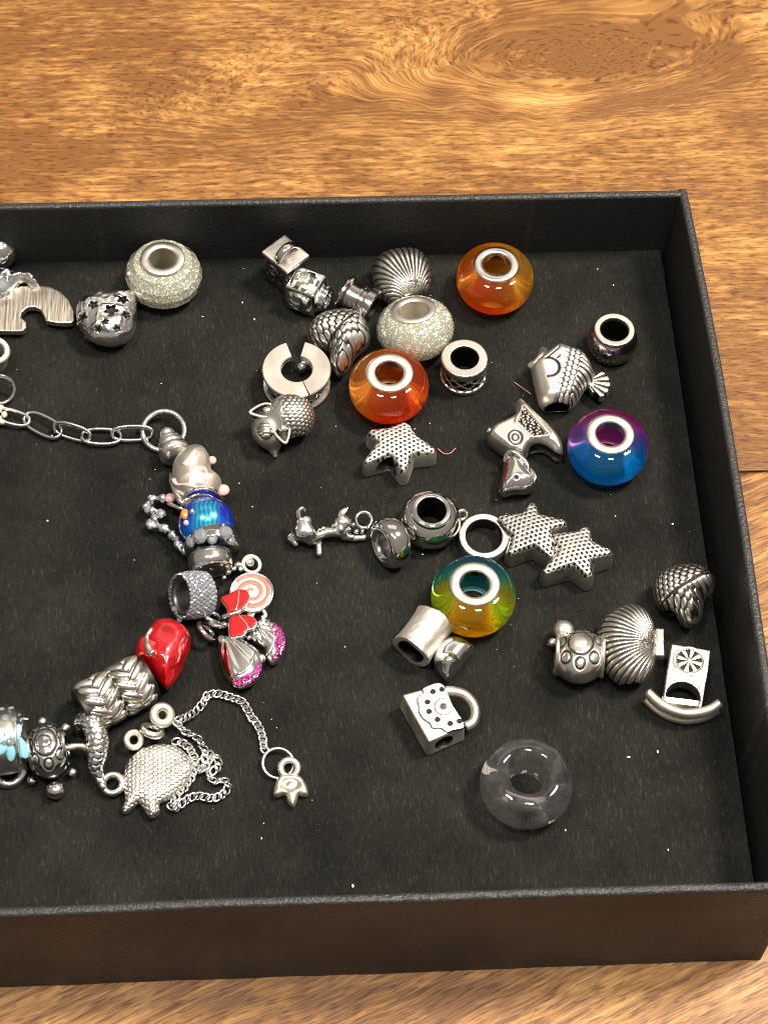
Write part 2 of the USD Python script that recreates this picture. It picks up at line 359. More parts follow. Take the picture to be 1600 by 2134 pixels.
def pillow(X, poly, zc, H, w, zb=None):
    """A cushion: the outline puffed up to half thickness H, reached w mm inside its edge. zb: cut flat below."""
    sd = poly(X); t = H * np.sqrt(np.clip(1 - (1 - np.clip(-sd / w, 0, 1)) ** 2, 0, 1)); az = np.abs(X[:, 2] - zc)
    d = np.where(sd < 0, (az - t) * 0.8, np.hypot(np.maximum(sd, 0), az))
    return d if zb is None else np.maximum(d, zb - X[:, 2])


def slab(X, poly, z0, z1, rnd=0.3, flare=0.0):
    sd = poly(X) - flare * (z1 - X[:, 2]); zc, h = (z0 + z1) / 2, (z1 - z0) / 2
    a, b = sd + rnd, np.abs(X[:, 2] - zc) - (h - rnd)
    return np.hypot(np.maximum(a, 0), np.maximum(b, 0)) + np.minimum(np.maximum(a, b), 0) - rnd


def surf(f, lo, hi, h=0.16, pat=None):
    """Surface nets of f < 0 in a box, vertices pulled onto the surface."""
    lo, hi = np.asarray(lo, float) - 2 * h, np.asarray(hi, float) + 2 * h
    n = np.ceil((hi - lo) / h).astype(int) + 1
    ax = [np.float32(lo[i] + h * np.arange(n[i])) for i in range(3)]
    X = np.stack(np.meshgrid(*ax, indexing='ij'), -1).reshape(-1, 3)
    V = f(X).reshape(n).astype(np.float32)
    s = V < 0
    cnt = np.zeros(n - 1, np.int8)
    for i in (0, 1):
        for j in (0, 1):
            for k in (0, 1):
                cnt += s[i:n[0] - 1 + i, j:n[1] - 1 + j, k:n[2] - 1 + k]
    act = (cnt > 0) & (cnt < 8)
    ci = np.argwhere(act); idx = -np.ones(n - 1, np.int64); idx[act] = np.arange(len(ci))
    acc = np.zeros((len(ci), 3)); num = np.zeros(len(ci))
    C = [(i, j, k) for i in (0, 1) for j in (0, 1) for k in (0, 1)]
    vals = {c: V[ci[:, 0] + c[0], ci[:, 1] + c[1], ci[:, 2] + c[2]] for c in C}
    for a in C:
        for d in range(3):
            if a[d] == 0:
                b = list(a); b[d] = 1; b = tuple(b); va, vb = vals[a], vals[b]; cr = (va < 0) != (vb < 0)
                t = np.where(cr, va / np.where(cr, va - vb, 1), 0)
                p = np.array(a, float)[None] + t[:, None] * (np.array(b) - np.array(a))[None]
                acc += np.where(cr[:, None], p, 0); num += cr
    verts = lo + h * (ci + acc / np.maximum(num, 1)[:, None])
    F = []
    for d in range(3):
        u, w = (d + 1) % 3, (d + 2) % 3
        sl = [slice(1, n[i] - 1) for i in range(3)]; sl[d] = slice(0, n[d] - 1)
        sa = s[tuple(sl)]; sl2 = list(sl); sl2[d] = slice(1, n[d]); sb = s[tuple(sl2)]
        for flip, mask in ((False, sa & ~sb), (True, ~sa & sb)):
            e = np.argwhere(mask)
            if not len(e): continue
            off = np.ones(3, int); off[d] = 0; e = e + off
            def q(du, dw): g = e.copy(); g[:, u] -= du; g[:, w] -= dw; return idx[g[:, 0], g[:, 1], g[:, 2]]
            quad = np.stack([q(1, 1), q(0, 1), q(0, 0), q(1, 0)], 1)
            F.append(quad[:, ::-1] if flip else quad)
    F = np.vstack(F)
    v = verts.astype(np.float32); e = np.float32(h * 0.3)
    for _ in range(2):
        f0 = f(v); g = np.stack([f(v + e * np.float32(np.eye(3)[i])) - f(v - e * np.float32(np.eye(3)[i])) for i in range(3)], 1) / (2 * e)
        st = -f0[:, None] * g / np.maximum((g * g).sum(1), 0.05)[:, None]
        v = v + np.clip(st, -0.4 * h, 0.4 * h)
    pt = None if pat is None else np.clip(pat(v), 0, 1)
    return v, np.vstack([F[:, [0, 1, 2]], F[:, [0, 2, 3]]]), pt


# ------------------------------------------------------------------ meshes of revolution, tubes, gems
def lathe(prof, c, ax, seg=64, closed=True):
    """Revolves (radius, height) points about ax through c."""
    prof = np.array(prof, float); B = basis(ax); a = np.linspace(0, 2 * np.pi, seg, endpoint=False)
    v = (prof[:, 0][:, None, None] * (np.cos(a)[None, :, None] * B[0] + np.sin(a)[None, :, None] * B[1]) + prof[:, 1][:, None, None] * B[2]).reshape(-1, 3) + np.asarray(c)
    n = len(prof); f = []
    i = np.arange(seg); j = (i + 1) % seg
    for k in range(n if closed else n - 1):
        l = (k + 1) % n
        f.append(np.stack([k * seg + i, k * seg + j, l * seg + j], 1)); f.append(np.stack([k * seg + i, l * seg + j, l * seg + i], 1))
    return v, np.vstack(f)


def rounded(prof, n=5):
    return smooth_closed(np.array(prof, float), n)


def ringprof(ri, ro, h, r=0.3, n=5):
    """Rectangle section with rounded corners, anticlockwise outside."""
    out = []
    for cx, cz, a0 in ((ro - r, -h + r, -90), (ro - r, h - r, 0), (ri + r, h - r, 90), (ri + r, -h + r, 180)):
        for a in np.radians(np.linspace(a0, a0 + 90, n)): out.append((cx + r * math.cos(a), cz + r * math.sin(a)))
    return out


def tube(path, r, closed=False, seg=10, flat=None):
    p = np.asarray(path, float); n = len(p); rr = np.broadcast_to(np.asarray(r, float), (n,))
    t = (np.roll(p, -1, 0) - np.roll(p, 1, 0)) if closed else np.gradient(p, axis=0)
    t /= np.maximum(np.linalg.norm(t, axis=1, keepdims=True), 1e-9)
    up = np.array([0, 0, 1.0]); 
    x = np.cross(np.broadcast_to(up, t.shape), t); bad = np.linalg.norm(x, axis=1) < 0.15
    if bad.any():
        x[bad] = np.cross(np.array([1.0, 0.2, 0]), t[bad])
    for i in range(1, n):
        if x[i] @ x[i - 1] < 0: x[i] = -x[i]
    x /= np.linalg.norm(x, axis=1, keepdims=True); y = np.cross(t, x)
    a = np.linspace(0, 2 * np.pi, seg, endpoint=False)
    sx, sy = flat or (1, 1)
    v = (p[:, None] + rr[:, None, None] * (sx * np.cos(a)[None, :, None] * x[:, None] + sy * np.sin(a)[None, :, None] * y[:, None])).reshape(-1, 3)
    f = []; i = np.arange(seg); j = (i + 1) % seg
    for k in range(n if closed else n - 1):
        l = (k + 1) % n
        f.append(np.stack([k * seg + i, k * seg + j, l * seg + j], 1)); f.append(np.stack([k * seg + i, l * seg + j, l * seg + i], 1))
    if not closed:
        v = np.vstack([v, p[0], p[-1]]); b = (n - 1) * seg
        f.append(np.stack([j, i, np.full(seg, n * seg)], 1)); f.append(np.stack([b + i, b + j, np.full(seg, n * seg + 1)], 1))
    return v, np.vstack(f)


def ringpath(c, ax, R, n=40, squash=1.0, long=(1, 0, 0)):
    B = basis(ax, long); a = np.linspace(0, 2 * np.pi, n, endpoint=False)
    return np.asarray(c) + R * (np.cos(a)[:, None] * B[1] + squash * np.sin(a)[:, None] * B[0])


def gem(c, ax, r, n=8):
    """A cut stone: table, crown, girdle; flat faces (not shared)."""
    B = basis(ax); a = np.linspace(0, 2 * np.pi, n, endpoint=False)
    def rg(q, z, o): return np.asarray(c) + q * r * (np.cos(a + o)[:, None] * B[0] + np.sin(a + o)[:, None] * B[1]) + z * r * B[2]
    o = np.pi / n
    rings = [rg(1, -0.1, 0), rg(1, 0.05, 0), rg(0.8, 0.32, o), rg(0.52, 0.5, 0)]
    tri = []
    for A, Bq, sh in ((0, 1, 0), (1, 2, 0), (2, 3, 1)):
        for i in range(n):
            j = (i + 1) % n
            if sh == 0: tri += [(rings[A][i], rings[A][j], rings[Bq][i]), (rings[A][j], rings[Bq][j], rings[Bq][i])]
            else: tri += [(rings[A][i], rings[A][j], rings[Bq][j]), (rings[A][i], rings[Bq][j], rings[Bq][i])]
    top = np.asarray(c) + 0.5 * r * B[2]
    for i in range(n): tri.append((rings[3][i], rings[3][(i + 1) % n], top))
    v = np.array(tri).reshape(-1, 3)
    return v, np.arange(len(v)).reshape(-1, 3)


def ball(c, r, sub=2):
    m = trimesh.creation.icosphere(subdivisions=sub); r = np.asarray(r, float)
    return m.vertices * r + np.asarray(c), m.faces


def join(ms):
    v, f, o = [], [], 0
    for m in ms: v.append(np.asarray(m[0])); f.append(np.asarray(m[1]) + o); o += len(m[0])
    return np.vstack(v), np.vstack(f)


# ------------------------------------------------------------------ surface patterns, 0..1 = groove
def scales(u, v, p, q=None, width=0.16, R=0.62):
    """Overlapping round scales, rows p apart along u and q along v."""
    q = q or p; width = 1.4 * width; g = np.zeros_like(u); done = np.zeros(u.shape, bool); base = np.floor(v / q)
    for o in (2, 1, 0, -1, -2):
        k = base + o; a = u / p + 0.5 * np.mod(k, 2); du = (a - np.floor(a) - 0.5) * p; dv = v - k * q
        d = np.hypot(du, dv) - R * p
        inside = (d < 0) & ~done
        g = np.where(inside, np.clip((d + width) / width, 0, 1), g); done |= inside
    return np.where(done, g, 1.0)


def hexdots(u, v, p, r):
    d = np.full_like(u, 9.0)
    for ox, oy in ((0, 0), (0.5, math.sqrt(3) / 2)):
        a = u / p - ox; b = v / p - oy; a = a - np.round(a); b = b - math.sqrt(3) * np.round(b / math.sqrt(3)); d = np.minimum(d, np.hypot(a, b))
    return np.clip((r - d * p) / 0.12 + 0.5, 0, 1)


def crop(ox, oy, s): return lambda x, y, z=0.0: P(ox + x / s, oy + y / s, z)


cA, c2, c3, c4, c5, c6, c7, c8 = crop(0, 420, 3.3333), crop(500, 460, 3.4783), crop(500, 640, 3.4783), crop(880, 480, 3.2), crop(960, 680, 3.8095), crop(580, 1000, 3.2), crop(940, 1000, 4.2105), crop(1100, 1160, 3.6364)
d1, d2, d3, d4, d5, d6, d7, d8, e1 = crop(280, 840, 4.4444), crop(280, 1130, 4.4444), crop(130, 1340, 4.5714), crop(0, 1400, 6.1538), crop(200, 1400, 3.3333), crop(760, 1220, 5.3333), crop(960, 1500, 5.7143), crop(0, 740, 3.8095), crop(0, 460, 6.6688)


def outline(cr, z, pts): return [cr(x, y, z) for x, y in pts]


def bounds(poly, z0, z1): return (*poly.v.min(0), z0), (*poly.v.max(0), z1)


def nz(X, f, seed=0): return meshkit.noise(np.asarray(X) * f, seed).astype(np.float32)


# ------------------------------------------------------------------ the wooden table: two boards
TZ = -FLOOR_Z
table = Thing('table_top', 'oiled reddish brown wooden table top with a swirling knot under the black box', 'table', (0, 0, TZ), kind='structure')


def at_table(px, py): return P(px, py, TZ)[:2]


def spaced(a, b, lo, hi, fine, coarse):
    m = np.arange(lo, hi + fine, fine); l = []
    x = lo; st = fine
    while x > a: st = min(st * 1.5, coarse); x -= st; l.append(x)
    r = []; x = m[-1]; st = fine
    while x < b: st = min(st * 1.5, coarse); x += st; r.append(x)
    return np.array(l[::-1] + m.tolist() + r)


def wood_fields(x, y, board):
    """Grain coordinates (along, across) and tone, as the tree grew: the grain parts round its knots."""
    u, v = x.copy(), y.copy(); tone = np.zeros_like(x)
    k = at_table(1210, 110); k2 = at_table(700, 150); k3 = at_table(1560, 130)
    p3 = np.stack([x, y, np.zeros_like(x)], -1)
    v = v + 4 * (meshkit.fbm(p3 * 0.015, 3, 3) - 0.5) + 0.5 * (meshkit.fbm(p3 * np.array([0.05, 0.12, 1]), 2, 4) - 0.5)
    if board == 0:
        for (kx, ky), a, b, rot, w in ((k, 21.0, 8.5, 0.10, 1.0), (k2, 20.0, 7.0, 0.35, 0.22), (k3, 7.0, 7.0, 0.3, 0.2)):
            c, s = math.cos(rot), math.sin(rot); dx, dy = x - kx, y - ky
            X, Y = (c * dx + s * dy), (-s * dx + c * dy)
            n = meshkit.fbm(p3 * 0.06, 3, 9) - 0.5 + 0.15 * (meshkit.fbm(p3 * 0.25, 3, 19) - 0.5)
            r = np.hypot(X / a, Y / b) * (1 + 0.35 * n)
            e = np.exp(-np.maximum(r - 0.75, 0) ** 2 / 0.9) * w
            v = v * (1 - e) + e * (ky + b * r * 1.1 + 9); u = u * (1 - e) + e * (a * 0.9 * np.arctan2(Y / b, X / a))
        def spot(px, py, a, b, rot, t, hard=1.0):
            kx, ky = at_table(px, py); c, s = math.cos(rot), math.sin(rot); dx, dy = x - kx, y - ky
            r = np.hypot((c * dx + s * dy) / a, (-s * dx + c * dy) / b) + 0.5 * (meshkit.fbm(p3 * 0.11, 3, int(px) % 97) - 0.5)
            return t / (1 + np.exp((r - 1) * 5 * hard))
        tone += 0.01 + spot(1215, 105, 18, 7.5, 0.12, -0.26, 1.4) + spot(1480, 130, 9, 7, 0.0, -0.18) + spot(1330, 215, 14, 3.5, 0.2, -0.16) + spot(330, 90, 9, 9, 0.4, -0.20)
        tone += spot(120, 60, 14, 10, 0, -0.12) + spot(40, 330, 14, 8, 0, -0.16) + spot(520, 110, 8, 6, 0.6, 0.16) + spot(1120, 205, 9, 2.2, 0, 0.26) + spot(1390, 40, 8, 4, 0, 0.12)
        tone += spot(680, 240, 18, 7, 0.3, -0.10) + spot(930, 175, 3, 11, -0.3, -0.10) + spot(1200, 330, 24, 5, 0, 0.10) + spot(880, 120, 9, 9, 0.3, 0.08)
        tone += -0.42 / (1 + np.exp(-(y - JOINT) * 9)) / (1 + np.exp((y - JOINT - 3.6 + 0.3 * np.sin(x * 0.2)) * 5)) * (x > -40) + spot(1560, 760, 9, 4.5, 0.1, -0.14) + spot(1540, 600, 12, 2.5, 0.1, -0.08) + spot(1560, 520, 12, 3, 0.1, 0.1)
    else:
        c, s = math.cos(0.42), math.sin(0.42); u, v = c * x + s * y, -s * x + c * y
        v = v + 3.0 * (meshkit.fbm(p3 * 0.035, 3, 13) - 0.5); u = u * 0.7
        tone += 0.03 + 0.22 * (meshkit.fbm(p3 * np.array([0.05, 0.08, 1]), 3, 23) - 0.5)
    tone += 0.30 * (meshkit.fbm(np.stack([u * 0.03, v * 0.16, 0 * u], -1), 4, 31 + board) - 0.5) + 0.42 * (meshkit.fbm(p3 * np.array([0.10, 0.16, 1]), 4, 41 + board) - 0.5)
    return u, v, tone


JOINT = at_table(1560, 983)[1]
for b, (ya, yb) in enumerate(((JOINT + 0.03, 420.0), (-560.0, JOINT - 0.03))):
    xs = spaced(-520, 420, -150, 40, 0.55, 14)
    ys = spaced(JOINT, 420, JOINT, 62, 0.55, 14) if b == 0 else spaced(-560, JOINT, -190, JOINT, 0.8, 14)
    ys = np.clip(ys, ya, yb); ys = np.unique(ys)
    gx, gy = np.meshgrid(xs, ys, indexing='ij'); nx, ny = gx.shape
    u, v, tone = wood_fields(gx, gy, b)
    edge = np.minimum(np.abs(gy - ya), np.abs(gy - yb)); gz = TZ - 0.10 * np.exp(-edge / 0.15)
    vv = np.stack([gx, gy, gz], -1).reshape(-1, 3); i = np.arange(nx * ny).reshape(nx, ny)
    quads = np.stack([i[:-1, :-1].ravel(), i[1:, :-1].ravel(), i[1:, 1:].ravel(), i[:-1, 1:].ravel()], 1)
    f = np.vstack([quads[:, [0, 1, 2]], quads[:, [0, 2, 3]]])
    # the board's sides and underside
    rim = np.concatenate([i[:, 0], i[-1, 1:], i[::-1, -1][1:], i[0, ::-1][1:-1]]); low = vv[rim].copy(); low[:, 2] = TZ - 22
    o = len(vv); vv = np.vstack([vv, low]); n = len(rim); a = np.arange(n); c = (a + 1) % n
    f = np.vstack([f, np.stack([rim[a], o + a, o + c], 1), np.stack([rim[a], o + c, rim[c]], 1)])
    fl = lambda q: np.concatenate([q.ravel(), q.ravel()[rim]])
    g3 = np.stack([fl(u) * S, fl(v) * S, np.zeros(len(vv))], 1)
    table.part('plank', (vv, f), 'wood', smooth=True, grain=g3, tone=fl(tone))

# ------------------------------------------------------------------ the box
boxt = Thing('jewellery_box', 'open black paper covered box lined with black felt, holding all the charms', 'box', (-75, -65, TZ))
XL = -230.0                    # its left end lies outside the picture
H = TRAY_H - FLOOR_Z           # wall top above the lining


def wall(p0, p1, inward, t, z0, z1, bulge=0.0, n=90):
    """A wall of wrapped board with rounded top edges, from p0 to p1."""
    p0, p1 = np.array(p0, float), np.array(p1, float); inw = np.array(inward, float)
    r = 0.62
    sec = [(0, z0), (0, z1 - r)] + [(r - r * math.cos(a), z1 - r + r * math.sin(a)) for a in np.radians([22, 45, 68])] + [(r, z1), (t - r, z1)] + \
          [(t - r + r * math.sin(a), z1 - r + r * math.cos(a)) for a in np.radians([22, 45, 68])] + [(t, z1 - r), (t, z0)]
    V = []
    for k in range(n + 1):
        s = k / n; q = p0 + s * (p1 - p0) - inw * bulge * math.sin(math.pi * s) ** 0.8
        for a, z in sec:
            w = 0.45 * (meshkit.noise(np.array([q[0] * 0.035, q[1] * 0.035, z * 0.05]), 5) - 0.5) + 0.14 * (meshkit.noise(np.array([q[0] * 0.3, q[1] * 0.3, z * 0.2]), 6) - 0.5)
            V.append([q[0] + inw[0] * (a + w), q[1] + inw[1] * (a + w), z + (w if z > z0 + 1 else 0)])
    m = len(sec); F = []
    for k in range(n):
        for j in range(m):
            a, b = k * m + j, k * m + (j + 1) % m; c, d = a + m, b + m
            F += [(a, b, d), (a, d, c)]
    F += [(0, j + 1, j) for j in range(1, m - 1)] + [(n * m, n * m + j, n * m + j + 1) for j in range(1, m - 1)]
    F = np.array(F)
    V = np.array(V); T = V[F]; vol = np.einsum('ij,ij->i', T[:, 0], np.cross(T[:, 1], T[:, 2])).sum()
    return V, (F[:, ::-1] if vol < 0 else F)


ztop = H
boxt.part('back_wall', wall((XL, 0), (-1.0, 0), (0, -1), WALL, TZ + 0.1, ztop), 'box_paper', smooth=35)
boxt.part('front_wall', wall((XL, -DEPTH), (-0.9, -DEPTH), (0, 1), WALL, TZ + 0.1, ztop), 'box_paper', smooth=35)
boxt.part('right_wall', wall((0, 0.02), (0, -DEPTH - 0.02), (-1, 0), WALL, TZ + 0.1, ztop + 0.05, bulge=1.5), 'box_paper', smooth=35)
boxt.part('left_wall', wall((XL, -0.5), (XL, -DEPTH + 0.5), (1, 0), WALL, TZ + 0.1, ztop), 'box_paper', smooth=35)
# corner wraps
boxt.part('corner_wrap', tube([(-0.75, -0.75, TZ + 0.1), (-0.75, -0.75, ztop - 0.35), (-0.75, -0.75, ztop - 0.02)], [0.85, 0.85, 0.55], seg=20), 'box_paper')
boxt.part('corner_wrap', tube([(-0.75, -DEPTH + 0.75, TZ + 0.1), (-0.75, -DEPTH + 0.75, ztop - 0.35), (-0.75, -DEPTH + 0.75, ztop - 0.02)], [0.85, 0.85, 0.55], seg=20), 'box_paper')
# the lining: a padded sheet a little narrower than the box, on a card step
rng = np.random.default_rng(5)
xs, ys = np.arange(XL + WALL, -WALL - INSET + 0.4, 1.0), np.arange(-DEPTH + WALL, -WALL + 0.01, 1.0)
xs[-1] = -WALL - INSET; ys[-1] = -WALL + 0.02
gx, gy = np.meshgrid(xs, ys, indexing='ij')
gz = 0.12 * (meshkit.fbm(np.stack([gx, gy, 0 * gx], -1) * 0.05, 3, 2) - 0.5) - 0.06
i = np.arange(gx.size).reshape(gx.shape); q = np.stack([i[:-1, :-1].ravel(), i[1:, :-1].ravel(), i[1:, 1:].ravel(), i[:-1, 1:].ravel()], 1)
f = np.vstack([q[:, [0, 1, 2]], q[:, [0, 2, 3]]]); vv = np.stack([gx, gy, gz], -1).reshape(-1, 3)
rim = np.concatenate([i[:, 0], i[-1, 1:], i[::-1, -1][1:], i[0, ::-1][1:-1]]); low = vv[rim].copy(); low[:, 2] = -6
o = len(vv); n = len(rim); a = np.arange(n); c = (a + 1) % n
f = np.vstack([f, np.stack([rim[a], o + a, o + c], 1), np.stack([rim[a], o + c, rim[c]], 1)])
lining = boxt.part('lining', (np.vstack([vv, low]), f), 'lining', smooth=30)
vb = trimesh.creation.box((abs(XL) - 2 * WALL, DEPTH - 2 * WALL, 1.0)); vb.apply_translation((XL / 2, -DEPTH / 2, -5.4))
boxt.part('card_step', (vb.vertices, vb.faces), 'box_paper', smooth=False)
# felt fibres and dust, on the lining
ms = []; rng = np.random.default_rng(11)
for k in range(4500):
    x, y = rng.uniform(-142, -4), rng.uniform(-DEPTH + 3, -3); a = rng.normal(0.9, 0.8); L = rng.uniform(0.25, 1.1) * (3.0 if k % 60 == 0 else 1); cv = rng.normal(0, 0.5)
    t = np.linspace(-0.5, 0.5, 4); z = 0.03 + rng.uniform(0, 0.10) * (1 - (2 * t) ** 2)
    px = x + L * (math.cos(a) * t - math.sin(a) * cv * t * t); py = y + L * (math.sin(a) * t + math.cos(a) * cv * t * t)
    ms.append(tube(np.stack([px, py, z], 1), rng.uniform(0.012, 0.026), seg=3))
lint = Thing('felt_lint', 'fine grey fibres standing up from the black felt lining', 'lint', (-75, -65, 0), kind='stuff')
lint.part('fibres', join(ms), 'lint', kind='stuff')
ms = []
for k in range(70):
    x, y = rng.uniform(-140, -6), rng.uniform(-DEPTH + 4, -4)
    if k % 3: x, y = -30 + rng.normal(0, 14) - 60 * (k % 2), -60 + rng.normal(0, 28)
    x, y = np.clip(x, -142, -5), np.clip(y, -DEPTH + 4, -4); s = rng.choice([0.06, 0.08, 0.11, 0.17], p=[.5, .3, .15, .05])
    ms.append(ball((x, y, s * 0.6), (s * rng.uniform(0.6, 1.9), s, s * 0.6), 1))
for px, py, s in ((1370, 1567, 0.32), (735, 1847, 0.34), (545, 1748, 0.2), (505, 630, 0.22), (530, 665, 0.25), (1278, 594, 0.2), (1245, 560, 0.16), (1392, 1772, 0.22), (1178, 1731, 0.2), (760, 512, 0.15), (700, 888, 0.15)):
    c = P(px, py, 0.15); ms.append(ball(c, (s * 0.5, s * 0.9, s * 0.45), 1))
dust = Thing('dust_specks', 'white specks of dust scattered over the black felt lining', 'dust', (-75, -65, 0), kind='stuff')
dust.part('specks', join(ms), 'speck', kind='stuff')
for name_pts, lab in ((((912, 935), (925, 945), (938, 944), (949, 934)), 'curled pink thread lying right of the lone starfish charm'),
                      (((1071, 796), (1088, 808), (1106, 821)), 'short straight pink thread lying beside the fish charm')):
    pth = smooth_open([P(x, y, 0.15) for x, y in name_pts], 6); t = Thing('thread', lab, 'thread', pth.mean(0) * [1, 1, 0])
    t.part('strand', tube(pth, 0.11, seg=6), 'thread')

# ------------------------------------------------------------------ round glass beads
TOP = 'large holed glass beads'


def tint_of(v, c, stops, seed, R=7.0, mixdir=(0.15, 1.0)):
    """Colour swirled through the glass from front to back."""
    d = nrm(mixdir); s = ((v[:, :2] - c[:2]) @ d) / R * 0.5 + 0.5
    s = np.clip(s + 0.22 * (meshkit.fbm((v - c) * 0.35, 3, seed) - 0.5), 0, 1)
    return np.stack([np.interp(s, [a for a, _ in stops], [col[k] for _, col in stops]) for k in range(3)], 1)


def glass_bead(px, py, label, stops, R=7.0, mixdir=(0.15, 1), tilt=(0, 0, 1), seed=1, group=None):
    hz = 4.3
    c = P(px, py, hz + 0.05); ax = nrm(tilt)
    t = Thing('glass_bead', label, 'bead', (c[0], c[1], 0))
    prof = []
    for a in np.linspace(-math.pi / 2, math.pi / 2, 29):
        x, z = math.cos(a), math.sin(a)
        prof.append((3.25 + (R - 3.25) * np.sign(x) * abs(x) ** 0.86, 3.95 * np.sign(z) * abs(z) ** 0.92))
    prof += [(3.0, 3.95), (2.86, 3.8)] + [(2.86, z) for z in np.linspace(3, -3, 5)] + [(2.86, -3.8), (3.0, -3.95)]
    v, f = lathe(prof, c, ax, 80)
    t.part('glass_body', (v, f), 'glass', smooth=True, tint=tint_of(v, c, stops, seed, R, mixdir))
    for s in (1, -1):
        t.part('sleeve', lathe([(2.5, s * 3.2 - 0.75), (2.80, s * 3.2 - 0.75), (2.80, s * 3.2 + 0.75), (2.5, s * 3.2 + 0.75)], c, ax, 64), 'chrome', smooth=40)
        pr = [(3.28 + 0.86 * math.cos(a), s * 4.02 + 0.44 * math.sin(a)) for a in np.linspace(0, 2 * math.pi, 18, endpoint=False)]
        t.part('rim', lathe(pr, c, ax, 64), 'chrome' if s < 0 else 'silver', smooth=True)
    return t


AMB = [(0.0, (1.0, 0.15, 0.005)), (0.35, (1.0, 0.22, 0.008)), (0.62, (1.0, 0.38, 0.02)), (1.0, (0.98, 0.58, 0.06))]
glass_bead(1031, 580, 'orange glass bead farthest back, near the back right corner of the box', AMB, mixdir=(0.9, 0.5), seed=3)
glass_bead(810, 805, 'orange glass bead touching the dotted starfish and the feathered heart bead', [(0, (1.0, 0.07, 0.004)), (0.4, (1.0, 0.15, 0.006)), (0.8, (1.0, 0.33, 0.015)), (1, (1.0, 0.5, 0.04))], mixdir=(-0.8, 0.5), seed=5)
glass_bead(1266, 932, 'glass bead shading from magenta through purple to bright blue', [(0, (0.0, 0.42, 0.80)), (0.34, (0.0, 0.30, 0.78)), (0.5, (0.16, 0.12, 0.78)), (0.62, (0.60, 0.10, 0.66)), (0.8, (0.62, 0.02, 0.26)), (1, (0.55, 0.01, 0.16))], seed=7)
glass_bead(986, 1243, 'glass bead shading from dark teal through green to golden yellow', [(0, (1.0, 0.50, 0.0)), (0.40, (1.0, 0.60, 0.0)), (0.50, (0.40, 0.62, 0.03)), (0.58, (0.03, 0.52, 0.20)), (0.75, (0.0, 0.30, 0.40)), (1, (0.01, 0.16, 0.30))], seed=9)

# the clear one, without a metal core
c = P(1096, 1634, 3.9); t = Thing('glass_bead', 'colourless clear glass bead without a metal core, near the front of the box', 'bead', (c[0], c[1], 0))
prof = [(4.55 + 2.75 * math.cos(a) * (1 if math.cos(a) > 0 else 0.80), 3.8 * math.sin(a) * (1 - 0.04 * math.cos(a))) for a in np.linspace(0, 2 * math.pi, 44, endpoint=False)]
v, f = lathe(prof, c, (0.02, 0.0, 1), 88)
tn = np.clip(0.93 + 0.10 * (meshkit.fbm((v - c) * 0.3, 3, 4) - 0.5), 0, 1)[:, None] * np.array([[1.0, 0.97, 0.98]])
t.part('glass_body', (v, f), 'clear', smooth=True, tint=tn)


def glitter_bead(px, py, label, tilt, facets):
    c = P(px, py, 4.4); ax = nrm(tilt); t = Thing('glitter_bead', label, 'bead', (c[0], c[1], 0))
    pr = [(3.4, -4.0), (5.2, -3.6), (6.7, -1.9), (7.0, 0.0), (6.6, 1.6), (5.3, 3.3), (3.4, 4.0), (3.0, 3.9), (3.0, -3.9)] if facets else \
         [(3.3, -4.0), (4.8, -3.8), (6.1, -2.8), (6.8, -1.4), (7.05, 0), (6.8, 1.4), (6.1, 2.7), (4.8, 3.75), (3.3, 4.0), (3.0, 3.9), (3.0, -3.9)]
    v, f = lathe(pr if facets else pr, c, ax, 18 if facets else 30)
    T = v[f].reshape(-1, 3)
    t.part('glass_body', (T, np.arange(len(T)).reshape(-1, 3)) if facets else (v, f), 'glitter_glass', smooth=(False if facets else 30))
    t.part('core_tube', lathe([(2.4, -3.9), (2.8, -3.9), (2.8, 3.9), (2.4, 3.9)], c, ax, 60), 'cream', smooth=40)
    for s in (1, -1):
        t.part('rim', lathe([(3.2 + 0.85 * math.cos(a), s * 4.05 + 0.42 * math.sin(a)) for a in np.linspace(0, 2 * math.pi, 16, endpoint=False)], c, ax, 60), 'satin')


glitter_bead(341, 570, 'pale faceted glitter glass bead alone by the back wall', (0.02, 0.04, 1), True)
glitter_bead(865, 684, 'pale glitter glass bead in the cluster, below the scallop shell charm', (-0.10, 0.30, 1), False)
# ------------------------------------------------------------------ loose silver charms
def fit(t, name, f, poly, z0, z1, mat, h=0.17, pat=None, parent=None, label=None):
    lo, hi = bounds(poly, z0, z1); return t.part(name, surf(f, lo, hi, h, pat), mat, parent, label=label)


def fitb(t, name, f, lo, hi, mat, h=0.17, pat=None, parent=None):
    return t.part(name, surf(f, lo, hi, h, pat), mat, parent)


def raise_to(cr, x, y, fbody, zmax=9.5):
    """The point of a body's upper side seen through a photo pixel."""
    zs = np.linspace(zmax, 0.1, 240); pts = np.array([cr(x, y, z) for z in zs], np.float32); v = fbody(pts); k = np.argmax(v < 0)
    return pts[k].astype(float) if (v < 0).any() else cr(x, y, 3)


def on_line(cr, pts, fbody): q = smooth_open([(*p, 0) for p in pts], 5); return np.array([raise_to(cr, x, y, fbody) for x, y, _ in q])


def around(*cs, r):
    cs = np.array(cs); return cs.min(0) - r, cs.max(0) + r


